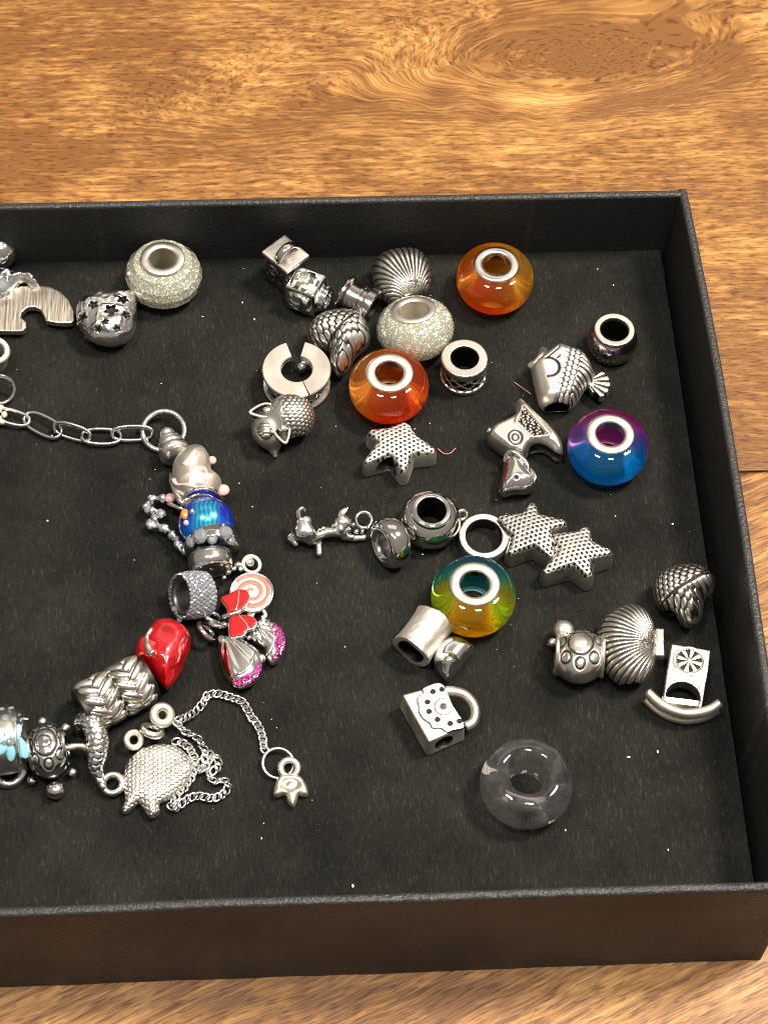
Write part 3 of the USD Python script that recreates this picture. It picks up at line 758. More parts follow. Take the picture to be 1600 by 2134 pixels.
# starfish
def starfish(tips, notches, zt, label, dots_angle, hole_ax, hole=False):
    pts = []
    for a, b in zip(tips, notches): pts += [a, b]
    ctr = np.mean([p[:2] for p in tips], axis=0)
    sharp = []
    notches = [np.append(ctr + 1.10 * (np.array(q[:2]) - ctr), 0) for q in notches]
    for k, a in enumerate(tips):                      # blunt tips
        b0, b1 = notches[k - 1], notches[k]; d = nrm(np.array(a[:2]) - ctr); n = np.array([-d[1], d[0]])
        sg = 1 if np.cross(d, np.array(b0[:2]) - ctr) > 0 else -1
        sharp += [np.array(a[:2]) - 0.35 * d + sg * n * 0.50, np.array(a[:2]) - 0.35 * d - sg * n * 0.50, np.array(b1[:2])]
    po = Poly(sharp, 0.55, spline=False)
    t = Thing('starfish_charm', label, 'charm', (*ctr, 0), 'dotted silver starfish charms')
    ca, sa = math.cos(dots_angle), math.sin(dots_angle); hc = np.array([*ctr, zt * 0.42])
    def dots(X): u, v = X[:, 0] - ctr[0], X[:, 1] - ctr[1]; return hexdots(ca * u + sa * v, -sa * u + ca * v, 0.88, 0.20 + 0.05 * np.sin(7 * u + 5 * v)) * (po(X) < 0.0) * (X[:, 2] > zt - 1.9)
    def dome(X): return zt + 0.25 - 0.17 * np.hypot(X[:, 0] - ctr[0], X[:, 1] - ctr[1])
    def f(X):
        X2 = X.copy(); X2[:, 2] = np.maximum(X[:, 2], 1.7)
        d = np.maximum(pillow(X2, lambda Y: po(Y) - 0.25, 1.7, zt - 1.6, 1.5), 0.15 - X[:, 2])
        d = smax(d, X[:, 2] - dome(X), 0.4)
        if hole: d = np.maximum(d, -cyl(X, hc, hole_ax, 1.8, 9, 0.1))
        return d + 0.20 * dots(X)
    def pat(X): return np.maximum(dots(X) * 1.1, (0.6 if hole else 0) * (cyl(X, hc, hole_ax, 1.8, 9, 0.1) < 0.06)) + 0.10 * nz(X, 1.1)
    fit(t, 'body', f, po, 0, zt + 0.8, 'silver', 0.145, pat)
    return t


starfish([c3(x, y, 4.8) for x, y in ((1213, 805), (1432, 1022), (1196, 1190), (893, 1112), (922, 872))],
         [c3(x, y, 4.8) for x, y in ((1272, 920), (1243, 1050), (1095, 1065), (1002, 968), (1075, 868))], 5.0, 'lone dotted silver starfish charm just below an orange glass bead', 0.5, (0.5, 1, 0), True)
starfish([c7(x, y, 4.6) for x, y in ((722, 165), (1035, 345), (905, 665), (495, 640), (395, 300))],
         [c7(x, y, 4.6) for x, y in ((775, 290), (880, 425), (735, 560), (545, 470), (630, 282))], 4.8, 'left dotted starfish of the touching pair, beside the plain ring', 0.3, (1, 0.3, 0))
starfish([c7(x, y, 5.0) for x, y in ((1205, 375), (1440, 615), (1235, 850), (800, 800), (870, 455))],
         [c7(x, y, 5.0) for x, y in ((1240, 525), (1235, 690), (1065, 735), (945, 600), (1100, 440))], 5.2, 'right dotted starfish of the touching pair, tips overlapping its neighbour', 0.2, (0.6, 1, 0))

# plain and patterned ring beads
c = P(968, 746, 5.9); t = Thing('barrel_bead', 'silver barrel bead with lattice relief standing upright right of the glitter bead', 'bead', (c[0], c[1], 0))
b0 = np.array([c[0], c[1], 3.05])
def lattice(X, z, n, k):
    a = np.arctan2(X[:, 1] - b0[1], X[:, 0] - b0[0]) * n / (2 * np.pi); w = (X[:, 2] - z) * k
    return np.clip(1 - np.minimum(np.abs(np.mod(a + w, 1) - 0.5), np.abs(np.mod(a - w, 1) - 0.5)) / 0.12, 0, 1)
def f(X):
    d = cyl(X, b0, (0, 0, 1), 4.15, 3.0, 0.35)
    z = np.abs(X[:, 2] - 2.75); band = np.clip((1.75 - z) / 0.2, 0, 1)
    d = d + 0.42 * band - 0.34 * band * lattice(X, 2.75, 9, 0.5)
    return np.maximum(d, -cyl(X, b0, (0, 0, 1), 2.5, 5, 0.05))
pat = lambda X: 0.9 * np.clip((1.7 - np.abs(X[:, 2] - 2.75)) / 0.2, 0, 1) * (1 - lattice(X, 2.75, 9, 0.5)) * (np.hypot(X[:, 0] - b0[0], X[:, 1] - b0[1]) > 3) + 0.85 * (np.hypot(X[:, 0] - b0[0], X[:, 1] - b0[1]) < 2.58) * (X[:, 2] < 5.6)
fitb(t, 'body', f, b0 - [4.3, 4.3, 3.2], b0 + [4.3, 4.3, 3.2], 'silver', 0.15, pat)

c = P(1280, 688, 5.9); t = Thing('barrel_bead', 'shiny round shouldered silver bead with textured lower band, above the fish', 'bead', (c[0], c[1], 0)); b1 = np.array([c[0], c[1], 3.0])
def f(X):
    r = np.hypot(X[:, 0] - b1[0], X[:, 1] - b1[1]); z = X[:, 2] - 3.0
    d = smax(ell(X, b1 + [0, 0, -0.2], (4.55, 4.55, 4.3)), np.abs(z) - 2.95, 0.4)
    a = np.arctan2(X[:, 1] - b1[1], X[:, 0] - b1[0]); g = scales(a * 4.4, z + 3, 0.95, 0.6, 0.22) * np.clip((-0.55 - z) / 0.12, 0, 1)
    d = d + 0.22 * g + 0.2 * np.exp(-((z + 0.5) / 0.14) ** 2)
    return np.maximum(d, 2.55 - r)
pat = lambda X: np.maximum(scales(np.arctan2(X[:, 1] - b1[1], X[:, 0] - b1[0]) * 4.4, X[:, 2], 0.95, 0.6, 0.22) * (X[:, 2] < 2.4), 0.85 * (np.hypot(X[:, 0] - b1[0], X[:, 1] - b1[1]) < 2.65) * (X[:, 2] < 5.3))
fitb(t, 'body', f, b1 - [4.8, 4.8, 3.2], b1 + [4.8, 4.8, 3.4], 'gunmetal', 0.15, pat)
t.part('rim', lathe(ringprof(2.5, 3.65, 0.5, 0.28), b1 + [0, 0, 2.75], (0, 0, 1), 64), 'silver')

c = P(898, 1062, 6.6); t = Thing('round_bead', 'large smooth round silver bead with a wide collar, right of the small dog charm', 'bead', (c[0], c[1], 0)); b2 = np.array([c[0], c[1], 3.4])
pr = [(2.45, -3.2), (2.45, 3.1), (2.5, 3.3), (2.75, 3.42), (3.1, 3.40), (3.35, 3.2), (3.4, 2.85), (3.45, 2.7), (4.1, 2.4), (4.8, 1.6), (5.2, 0.55), (5.25, -0.3), (5.0, -1.5), (4.3, -2.6), (3.3, -3.25), (2.7, -3.3)]
t.part('body', lathe(pr, b2, (0.03, -0.05, 1), 72), 'chrome', smooth=40, patina=np.repeat([0.85 if r < 2.47 else 0.0 for r, z in pr], 72))
t.part('loop', tube(ringpath(b2 + [5.4, 0.9, -0.3], (0.3, -0.8, 0.4), 0.95, 26), 0.32, True, 10), 'chrome')

c = P(814, 1131, 3.8); ax = (-0.86, -0.42, 0.22); t = Thing('spacer_bead', 'thick silver spacer ring tipped on its side between dog charm and round bead', 'bead', (c[0], c[1], 0))
pr = rounded([(2.2, -1.6), (3.2, -1.9), (4.1, -1.4), (4.4, 0), (4.1, 1.4), (3.2, 1.9), (2.2, 1.6), (2.0, 0)], 4)
t.part('body', lathe(pr, c, ax, 72), 'chrome', patina=np.repeat([0.35 if r < 2.1 else 0 for r, z in pr], 72))
t.part('edge_bead', tube(ringpath(c + 1.75 * nrm(ax), ax, 2.9, 60), 0.26, True, 8), 'chrome')

c = P(1008, 1117, 2.7); t = Thing('ring_charm', 'plain flat silver ring touching the left starfish of the pair', 'ring', (c[0], c[1], 0)); b3 = np.array([c[0], c[1], 1.6])
pr = ringprof(3.05, 4.25, 1.45, 0.32)
t.part('body', lathe(pr, b3, (0.0, -0.10, 1), 80), 'silver', smooth=True, patina=np.repeat([0.7 if r < 3.1 else 0 for r, z in pr], 80))

# hinged clip bead: two half plates, stones between
c = P(618, 768, 5.0); t = Thing('clip_bead', 'open C shaped silver clip bead with crystals round its side', 'bead', (c[0], c[1], 0)); bc = np.array([c[0], c[1], 0])
def ringsec(a0, a1, ri, ro, z0, z1, r=0.15):
    n = 40; A = np.radians(np.linspace(a0, a1, n))
    sec = [(ri, z0), (ro - r, z0), (ro, z0 + r), (ro, z1 - r), (ro - r, z1), (ri + r, z1), (ri, z1 - r)]; m = len(sec)
    v = np.array([(bc[0] + q * math.cos(a), bc[1] + q * math.sin(a), z) for a in A for q, z in sec]); F = []
    for k in range(n - 1):
        for j in range(m): a, b = k * m + j, k * m + (j + 1) % m; F += [(a, b, b + m), (a, b + m, a + m)]
    F += [(0, j + 1, j) for j in range(1, m - 1)] + [((n - 1) * m, (n - 1) * m + j, (n - 1) * m + j + 1) for j in range(1, m - 1)]
    return v, np.array(F)[:, ::-1]
G0, GS = 97, 74
for a0, a1 in ((G0 + 10, 289), (291.5, 360 + GS)):
    t.part('top_plate', ringsec(a0, a1, 2.75, 6.05, 4.1, 5.0), 'satin', smooth=30)
    t.part('bottom_plate', ringsec(a0, a1, 2.75, 6.0, 0.05, 0.8), 'chrome', smooth=30)
t.part('inner_sleeve', ringsec(G0 + 12, 360 + GS - 2, 2.7, 4.6, 0.7, 4.2), 'gunmetal', smooth=30)
t.part('snap_ball', ball(bc + [0.9, 2.2, 2.4], 1.0, 3), 'chrome'); t.part('snap_ball', ball(bc + [-1.5, -1.7, 2.4], 0.9, 3), 'chrome')
for k in range(14):
    a = math.radians(G0 + 24 + k * 22.5)
    if G0 + 24 + k * 22.5 > 360 + GS - 10: break
    if abs(G0 + 24 + k * 22.5 - 290) < 9: continue
    d = np.array([math.cos(a), math.sin(a), 0.05]); t.part('rhinestone', gem(bc + 4.95 * d + [0, 0, 2.4], d, 1.15), 'gem', smooth=False)

# scallop shells
def shell(pts, hinge, z0, H, w, zc, label, nrib, bar, hole=None, spread=None, mat='silver', tiltz=None):
    po = Poly(pts, 0.2); h = np.array(hinge[:2]); ctr = po.centre(); d0 = math.atan2(*(ctr - h)[::-1])
    t = Thing('scallop_charm', label, 'charm', (*ctr, 0), 'scallop shell charms')
    def ang(X): a = np.arctan2(X[:, 1] - h[1], X[:, 0] - h[0]) - d0; return (a + np.pi) % (2 * np.pi) - np.pi
    def ribs(X): a = ang(X) * nrib / (spread or 2.2); return np.clip(1 - np.abs(np.mod(a, 1) - 0.5) / 0.30, 0, 1) * np.clip(1 - np.abs(ang(X)) / 1.45, 0, 1) ** 0.2 * (X[:, 2] > zc - 0.3 * H)
    def f(X):
        X2 = X
        if tiltz: X2 = X.copy(); X2[:, 2] = X[:, 2] - tiltz[0] * (X[:, 0] - ctr[0]) - tiltz[1] * (X[:, 1] - ctr[1])
        d = pillow(X2, po, zc, H, w); d = d + 0.24 * ribs(X2)
        d = np.maximum(d, 0.05 - X[:, 2])
        if hole is not None: d = smax(d, -cyl(X, hole[0], hole[1], hole[2], 20, 0.1), 0.25)
        return d
    def pat(X):
        X2 = X.copy()
        if tiltz: X2[:, 2] = X[:, 2] - tiltz[0] * (X[:, 0] - ctr[0]) - tiltz[1] * (X[:, 1] - ctr[1])
        p = ribs(X2) * 1.05
        if hole is not None: p = np.maximum(p, 0.8 * (cyl(X, hole[0], hole[1], hole[2], 20, 0.1) < 0.05))
        return p + 0.12 * nz(X, 1.3)
    fit(t, 'shell', f, po, 0, zc + H + 2, mat, 0.145, pat)
    a, b, r, z = bar
    A, B = np.array([*a[:2], z]), np.array([*b[:2], z])
    dv = nrm(B - A); Bm = np.array([dv, np.cross([0, 0, 1], dv), [0, 0, 1]])
    mid = (A + B) / 2; half = np.linalg.norm(B - A) / 2
    fitb(t, 'hinge_bar', lambda X: box(X, mid, (half, r, r * 1.2), 0.3, Bm), *around(A, B, r=r * 1.4), mat, 0.17)
    return t


shell([c2(x, y, 4.6) for x, y in ((955, 345), (975, 275), (1060, 222), (1200, 205), (1310, 230), (1378, 315), (1380, 430), (1340, 480), (1180, 540), (1080, 545), (1000, 480))],
      c2(1275, 530, 5), 0, 3.0, 3.6, 3.6, 'leaning scallop shell charm at the back, above the glitter bead', 17, (c2(1180, 548, 3.4), c2(1355, 478, 3.4), 0.62, 3.4), tiltz=(0.05, 0.12), spread=2.0)
hc = c8(770, 895, 2.7)
shell([c8(x, y, 4.0) for x, y in ((515, 610), (555, 485), (640, 415), (750, 372), (850, 385), (925, 450), (962, 545), (968, 680), (955, 830), (890, 930), (780, 965), (680, 945), (600, 865), (535, 745))],
      c8(985, 670, 5), 0, 3.4, 4.2, 3.6, 'broad scallop shell charm next to the turtle bead, hole facing forward', 19, (c8(993, 560, 3.8), c8(993, 770, 3.8), 0.75, 3.8), hole=(hc, (0.05, 1, 0.05), 1.55), spread=2.25)


# feathered heart beads
def feather_heart(pts, zc, H, w, label, p, ang, hole=None, cleft=None):
    po = Poly(pts, 0.3); ctr = po.centre(); t = Thing('heart_bead', label, 'bead', (*ctr, 0), 'feathered heart beads')
    ca, sa = math.cos(ang), math.sin(ang)
    ca2, sa2 = math.cos(ang + 0.9), math.sin(ang + 0.9)
    def side(X): return ((X[:, 0] - cleft[0][0]) * (cleft[1][1] - cleft[0][1]) - (X[:, 1] - cleft[0][1]) * (cleft[1][0] - cleft[0][0])) / np.hypot(cleft[1][0] - cleft[0][0], cleft[1][1] - cleft[0][1])
    def g(X):
        q = X - np.float32([*ctr, zc]); zz = q[:, 2] * 0.8
        a = scales(ca * q[:, 0] + sa * q[:, 1], -sa * q[:, 0] + ca * q[:, 1] - zz, p, p * 1.15, 0.2)
        b = scales(ca2 * q[:, 0] + sa2 * q[:, 1], -sa2 * q[:, 0] + ca2 * q[:, 1] - zz, p, p * 1.15, 0.2)
        s = side(X); r = np.where(s > 0, a, b)
        return np.maximum(r, np.exp(-(s / 0.22) ** 2))
    def f(X):
        d = pillow(X, po, zc, H, w) + 0.20 * g(X)
        d = np.maximum(d, 0.05 - X[:, 2])
        if hole: d = smax(d, -cyl(X, hole[0], hole[1], hole[2], 20, 0.1), 0.3)
        return d
    def pat(X):
        a = g(X)
        if hole: a = np.maximum(a, 0.8 * (cyl(X, hole[0], hole[1], hole[2], 20, 0.1) < 0.05))
        return a
    fit(t, 'body', f, po, 0, zc + H + 0.3, 'silver', 0.15, pat)


feather_heart([c3(x, y, 4.0) for x, y in ((485, 195), (540, 100), (680, 45), (850, 60), (930, 150), (935, 265), (840, 350), (790, 440), (715, 480), (655, 410), (640, 305), (530, 260))], 4.0, 4.2, 4.4,
              'feathered silver heart bead wedged behind the clip bead and orange bead', 1.15, 0.4, cleft=(c3(640, 300, 4), c3(900, 60, 4)))
hc = c8(1065, 480, 2.8)
feather_heart([c8(x, y, 4.2) for x, y in ((950, 195), (1000, 130), (1100, 95), (1220, 75), (1335, 110), (1420, 200), (1395, 300), (1335, 340), (1312, 470), (1240, 520), (1165, 500), (1090, 430), (1000, 380), (955, 300))], 4.2, 4.2, 4.4,
              'feathered silver heart bead leaning near the right wall, above the rocking chair', 1.05, 0.55, hole=(hc, (0.8, 0.6, 0.1), 1.7), cleft=(c8(1000, 390, 4), c8(1420, 150, 4)))
t = Thing('heart_bead_band', 'x', 'bead', (0, 0, 0)) if False else None

# owl
def almond(c, a, wd, ang, n=36):
    s = np.linspace(0, 2 * np.pi, n, endpoint=False); x = a * np.cos(s); y = wd * np.sin(s) * (1 - 0.55 * np.abs(np.cos(s)) ** 1.5)
    return np.stack([c[0] + math.cos(ang) * x - math.sin(ang) * y, c[1] + math.sin(ang) * x + math.cos(ang) * y, np.full(n, c[2])], 1)
oc = c3(365, 800, 4.1); fc = c3(215, 880, 3.3)
t = Thing('owl_bead', 'silver owl bead with pointed ears and large eyes below the clip bead', 'bead', (oc[0], oc[1], 0))
hc = c3(430, 985, 1.9)
og = lambda X: scales((X - oc)[:, 0] * 0.8 - (X - oc)[:, 2] * 0.5, (X - oc)[:, 1] + (X - oc)[:, 2] * 0.4, 0.85, 0.7, 0.22) * np.clip(((X - oc)[:, 0] + 1.6) / 0.4, 0, 1) * (X[:, 2] > 2.5)
def fo0(X):
    d = smin(ell(X, oc, (4.3, 4.1, 4.1)), ell(X, fc, (3.2, 3.7, 3.0)), 1.0)
    return smin(d, cap(X, c3(255, 1075, 0.8), c3(225, 925, 2.5), 0.45, 2.6), 0.6)
def f(X):
    d = fo0(X) + 0.18 * og(X)
    return np.maximum(smax(d, -cyl(X, hc, (0.75, -0.62, 0.0), 1.9, 6, 0.1), 0.25), 0.05 - X[:, 2])
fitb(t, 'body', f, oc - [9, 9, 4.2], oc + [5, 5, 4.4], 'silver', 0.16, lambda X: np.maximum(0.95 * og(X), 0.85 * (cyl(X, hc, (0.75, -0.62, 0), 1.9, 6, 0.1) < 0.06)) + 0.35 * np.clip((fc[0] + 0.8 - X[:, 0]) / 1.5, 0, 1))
for cc, an, aa in ((raise_to(c3, 188, 750, fo0) + [0, 0, 0.1], 0.12, 2.5), (raise_to(c3, 300, 885, fo0) + [0, 0, 0.1], -1.35, 2.7)):
    fitb(t, 'eye', lambda X: ell(X, cc - [0, 0, 0.9], (aa, 1.25, 1.0), rotz(an)), cc - 3.2, cc + 3.2, 'gunmetal', 0.17, lambda X: np.full(len(X), 0.85))
    t.part('eye_ridge', tube(almond(cc, aa + 0.3, 1.4, an), 0.27, True, 8), 'silver')
    t.part('pupil', ball(cc + [0.1 * aa, 0, 0.05], (0.8, 0.65, 0.55), 2), 'silver')
bk = raise_to(c3, 188, 875, fo0) - [0, 0, 0.6]
bg = lambda X: np.clip(np.cos((X - bk)[:, 1] * 9.5) * 0.8, 0, 1)
fitb(t, 'beak', lambda X: ell(X, bk, (1.45, 1.9, 1.3)) + 0.12 * bg(X), bk - 2.2, bk + 2.2, 'silver', 0.15, lambda X: 0.8 * bg(X))

# small square box charm with a carrying loop
A, B, C, D = (P(542, 522, 8.2), P(593, 487, 8.2), P(648, 534, 8.2), P(596, 566, 8.2)); ctr = (A + B + C + D) / 4
ex = nrm((D - A) + (C - B)); ey = nrm((B - A) + (C - D)); ey = nrm(ey - ex * (ex @ ey)); hx, hy = np.linalg.norm(D - A) / 2 * 0.98, np.linalg.norm(B - A) / 2 * 0.98
Bx = np.array([ex, ey, [0, 0, 1]]); t = Thing('box_charm', 'dark silver square charm with a strap handle by the back wall', 'charm', (ctr[0], ctr[1], 0))
bcn = np.array([ctr[0], ctr[1], 3.9])
def deco(X):
    q = loc(X, bcn, Bx); face = q[:, 1] < -hy + 0.5
    u, w = q[:, 0], q[:, 2]; g = np.exp(-((np.hypot(u + 0.6, w - 0.9) - 1.1) / 0.2) ** 2) + np.exp(-((np.hypot(u + 0.6, w - 0.9)) / 0.3) ** 2)
    for du, dw in ((-2.6, 1.8), (1.6, 1.6), (2.4, -0.4), (1.2, -1.4), (-0.6, -1.9), (-2.2, -1.2), (2.8, 1.2)): g = g + np.exp(-(np.hypot(u - du, w - dw) / 0.28) ** 2)
    return np.clip(g, 0, 1) * face
fitb(t, 'body', lambda X: box(X, bcn, (hx - 0.35, hy - 0.35, 3.8), 0.5, Bx) - 0.25 * deco(X), bcn - 7, bcn + [7, 7, 4.3], 'gunmetal', 0.17, lambda X: 0.55 * (X[:, 2] < 7.2) * (1 - deco(X)))
lid = np.array([ctr[0], ctr[1], 7.8]); fitb(t, 'lid', lambda X: box(X, lid, (hx, hy, 0.5), 0.22, Bx), lid - [7, 7, .7], lid + [7, 7, .7], 'satin', 0.18)
a = np.linspace(0, np.pi, 24); hp = ctr[None] * [1, 1, 0] + (np.cos(a) * -2.3)[:, None] * ey * -1 + (np.array([0.0])[None]) + np.stack([0 * a, 0 * a, 8.0 + 2.3 * np.sin(a)], 1) + ex * 0.4
t.part('handle', tube(hp, 0.55, seg=12, flat=(1.5, 0.7)), 'chrome')

# crystal cube bead
A, B, C, D = (P(590, 596, 6.6), P(624, 550, 6.6), P(683, 572, 6.6), P(650, 619, 6.6)); ctr = (A + B + C + D) / 4
ex = nrm((D - A) + (C - B)); ey = nrm((B - A) + (C - D)); ey = nrm(ey - ex * (ex @ ey)); Bx = np.array([ex, ey, [0, 0, 1]]); hx, hy = 2.9, 2.75
t = Thing('crystal_cube_bead', 'cube bead set with sparkling square crystals, between box charm and spool', 'bead', (ctr[0], ctr[1], 0)); bq = np.array([ctr[0], ctr[1], 3.4])
fitb(t, 'frame', lambda X: np.maximum(box(X, bq, (hx, hy, 3.2), 0.35, Bx), -box(X, bq, (hx - 0.5, 9, 2.6), 0.1, Bx) if False else -9), bq - 5, bq + [5, 5, 3.6], 'chrome', 0.19)
def square_stone(c, n, r, tilt=0.0):
    v, f = gem(c, n, r * 1.25, 4); return v, f
for n, off in (((0, 0, 1), 3.2), (tuple(-ey), hy), (tuple(ex), hx), (tuple(-ex), hx)):
    n = np.array(n); Bn = basis(n, ey if abs(n @ ey) < 0.9 else (0, 0, 1)); cc = bq + n * off
    th = math.radians(45); v = []
    rg = lambda q, z, m=8: [cc + n * z + q * ((abs(math.cos(k)) ** 0.55 * np.sign(math.cos(k))) * Bn[0] + (abs(math.sin(k)) ** 0.55 * np.sign(math.sin(k))) * Bn[1]) for k in np.linspace(0.2, 2 * np.pi + 0.2, m, endpoint=False)]
    r0, r1, r2 = rg(2.55, -0.05, 12), rg(2.1, 0.5, 12), rg(1.2, 0.85, 12); tri = []
    for ra, rb in ((r0, r1), (r1, r2)):
        for i in range(12): j = (i + 1) % 12; tri += [(ra[i], ra[j], rb[j]), (ra[i], rb[j], rb[i])]
    for i in range(12): tri.append((r2[i], r2[(i + 1) % 12], cc + n * 0.85))
    v = np.array(tri).reshape(-1, 3); t.part('square_crystal', (v, np.arange(len(v)).reshape(-1, 3)), 'crystal', smooth=False)
for k in range(12):
    a = k / 12 * 2 * np.pi; off = bq + ex * (hx + 1.1) + 1.9 * (math.cos(a) * ey + math.sin(a) * np.array([0, 0, 1])); t.part('rhinestone', gem(off, nrm(ex + 0.8 * (math.cos(a) * ey + math.sin(a) * np.array([0, 0, 1]))), 0.62), 'gem', smooth=False)
t.part('collar', lathe(ringprof(1.7, 2.3, 0.7, 0.2), bq + ex * (hx + 0.9), ex, 40), 'chrome', smooth=40)

# spool
a, b = P(716, 612, 3.6), P(776, 640, 3.6); ax = nrm(b - a + [0, 0, -0.6]); c = (a + b) / 2
t = Thing('spool_bead', 'dark silver spool shaped bead lying between crystal cube and glitter bead', 'bead', (c[0], c[1], 0))
pr = [(2.2, -3.0), (3.3, -3.0), (3.55, -2.8), (3.55, -2.4), (3.2, -2.1), (2.85, -1.9), (2.85, -0.1), (3.1, 0.0), (3.1, 0.5), (2.9, 0.65), (2.9, 1.3), (3.35, 1.45), (3.5, 1.7), (3.5, 3.0), (3.3, 3.2), (2.2, 3.2)]
t.part('body', lathe(pr, c, ax, 64), 'gunmetal', smooth=35, patina=np.repeat([0.8 if r < 2.3 else 0.15 for r, z in pr], 64))
t.part('end_disc', lathe([(0.01, -2.6), (2.3, -2.6), (2.3, -2.4), (0.01, -2.4)], c, ax, 48), 'gunmetal', smooth=35)

# fish
t0 = [c5(x, y, 4.6) for x, y in ((565, 300), (620, 240), (690, 195), (775, 140), (870, 165), (965, 200), (1035, 290), (1060, 400), (1000, 450), (950, 530), (880, 600), (760, 620), (640, 590), (590, 430))]
po = Poly(t0, 0.2); ctr = po.centre(); t = Thing('fish_charm', 'chubby silver fish charm with scales, open mouth and fanned tail', 'charm', (*ctr, 0))
hc = c5(770, 535, 2.6)
def fsc(X): q = X - np.float32([*ctr, 4]); u, v = q[:, 0] * 0.96 - q[:, 1] * 0.28, q[:, 0] * 0.28 + q[:, 1] * 0.96; return np.where(u > 2.6, np.clip(np.cos(v * 6 + u * 2), 0, 1), scales(v - 0.6 * q[:, 2], -u, 1.15, 0.95, 0.3)) * np.clip((u + 0.35) / 0.3, 0, 1) * (q[:, 2] > -1.2)
def fgill(X): q = X - np.float32(c5(690, 330, 6)); d = np.hypot(q[:, 0], q[:, 1]); return np.exp(-((d - 2.0) / 0.25) ** 2) * (q[:, 0] > -0.4) + np.clip(np.cos(3.2 * (q[:, 0] - q[:, 1])) * 1.5 - 0.6, 0, 1) * (q[:, 1] > 1.7) * (q[:, 0] < 2.4)
def f(X):
    d = pillow(X, po, 3.3, 3.3, 2.3) + 0.22 * np.clip(fsc(X) + fgill(X), 0, 1) * (X[:, 2] > 2.5)
    return np.maximum(smax(d, -cyl(X, hc, (0.15, 1, 0.0), 2.1, 7, 0.1), 0.3), 0.05 - X[:, 2])
fit(t, 'body', f, po, 0, 7, 'silver', 0.145, lambda X: np.maximum(np.clip(fsc(X) + fgill(X), 0, 1), 0.8 * (cyl(X, hc, (0.15, 1, 0), 2.1, 7, 0.1) < 0.06)))
tp = Poly([c5(x, y, 2.6) for x, y in ((1020, 420), (1070, 385), (1130, 375), (1180, 430), (1185, 500), (1135, 570), (1080, 565), (1020, 500))], 0.1); th = c5(1000, 455, 2.6)
tr = lambda X: np.clip(np.cos(np.arctan2(X[:, 1] - th[1], X[:, 0] - th[0]) * 17) * 1.4, 0, 1) * (np.hypot(X[:, 0] - th[0], X[:, 1] - th[1]) > 1.2)
fit(t, 'tail', lambda X: slab(X, tp, 1.5, 3.4, 0.4) + 0.2 * tr(X), tp, 1.2, 3.8, 'silver', 0.15, tr)
lip = [c5(655, 190, 3.6), c5(640, 235, 4.6), c5(600, 285, 4.6), c5(545, 320, 3.6)]
t.part('mouth', tube(smooth_open(lip, 6), 0.72, seg=12), 'silver')
t.part('eye', tube(ringpath(c5(698, 318, 6.2), (-0.2, 0.0, 1), 0.55, 24), 0.17, True, 8), 'silver'); t.part('pupil', ball(c5(698, 318, 6.1), 0.3, 2), 'silver')

# snouted animal with pebbled panel
t0 = [c5(x, y, 4.2) for x, y in ((215, 850), (265, 775), (350, 735), (430, 690), (450, 640), (440, 590), (490, 575), (600, 680), (720, 790), (795, 890), (815, 985), (760, 1000), (670, 935), (560, 950), (500, 1030), (400, 1000), (290, 930))]
po = Poly(t0, 0.15); ctr = po.centre(); t = Thing('animal_bead', 'silver animal bead with a bridled head and a pebbled triangular panel', 'bead', (*ctr, 0))
pan = Poly([c5(x, y, 5) for x, y in ((495, 640), (690, 865), (570, 880), (452, 765))], 0.1, spline=False); armc = c5(430, 885, 5.0); hc = c5(640, 1010, 2.4)
peb = lambda X: hexdots(X[:, 0] + 0.2 * np.sin(3 * X[:, 1]), X[:, 1] + 0.2 * np.sin(4 * X[:, 0]), 0.72, 0.27)
def arm(X): d = np.hypot(X[:, 0] - armc[0], (X[:, 1] - armc[1]) * 0.8); return np.exp(-((d - 1.15) / 0.16) ** 2) * (X[:, 1] > armc[1] - 1.6) + np.exp(-((d - 0.55) / 0.13) ** 2)
def f(X):
    d = pillow(X, po, 2.7, 2.7, 1.3) - 0.22 * np.exp(-((pan(X) - 0.3) / 0.3) ** 2) * (X[:, 2] > 3); inp = np.clip(-pan(X) / 0.15, 0, 1) * (X[:, 2] > 3)
    d = d + inp * (0.5 - 0.45 * peb(X)) + 0.16 * arm(X) * (X[:, 2] > 3)
    return np.maximum(smax(d, -cyl(X, hc, (0.75, -0.65, 0), 1.6, 4, 0.1), 0.3), 0.05 - X[:, 2])
fit(t, 'body', f, po, 0, 6, 'satin', 0.15, lambda X: (X[:, 2] > 3) * (np.clip(-pan(X) / 0.15, 0, 1) * (0.95 - 1.1 * peb(X)) + 0.8 * arm(X)) + 0.7 * (cyl(X, hc, (0.75, -0.65, 0), 1.6, 4, 0.1) < 0.06))
hp = Poly([c5(x, y, 3.6) for x, y in ((345, 1050), (410, 1005), (500, 1050), (545, 1120), (600, 1190), (615, 1245), (540, 1290), (430, 1300), (330, 1315), (312, 1240), (335, 1130))], 0.15); nose = c5(440, 1198, 5)
fit(t, 'head', lambda X: np.maximum(pillow(X, hp, 2.6, 2.7, 2.6), 0.05 - X[:, 2]) + 0.3 * np.exp(-((np.hypot(X[:, 0] - nose[0], X[:, 1] - nose[1]) / 0.33) ** 2)), hp, 0, 5.6, 'chrome', 0.16,
    lambda X: np.exp(-((np.hypot(X[:, 0] - nose[0], X[:, 1] - nose[1]) / 0.33) ** 2)))
t.part('collar', tube(smooth_open([c5(345, 1075, 3.4), c5(380, 1000, 4.9), c5(460, 1020, 5.1), c5(530, 1110, 4.6), c5(515, 1200, 4.2), c5(525, 1280, 2.6)], 6), 0.42, seg=10), 'chrome')
t.part('ear', tube(smooth_open([c5(545, 1130, 3.8), c5(590, 1190, 4.4), c5(575, 1235, 4.0), c5(555, 1210, 4.0)], 5), 0.33, seg=8), 'chrome')
t.part('tail_knob', ball(c5(230, 830, 3.0), 0.7, 2), 'chrome')

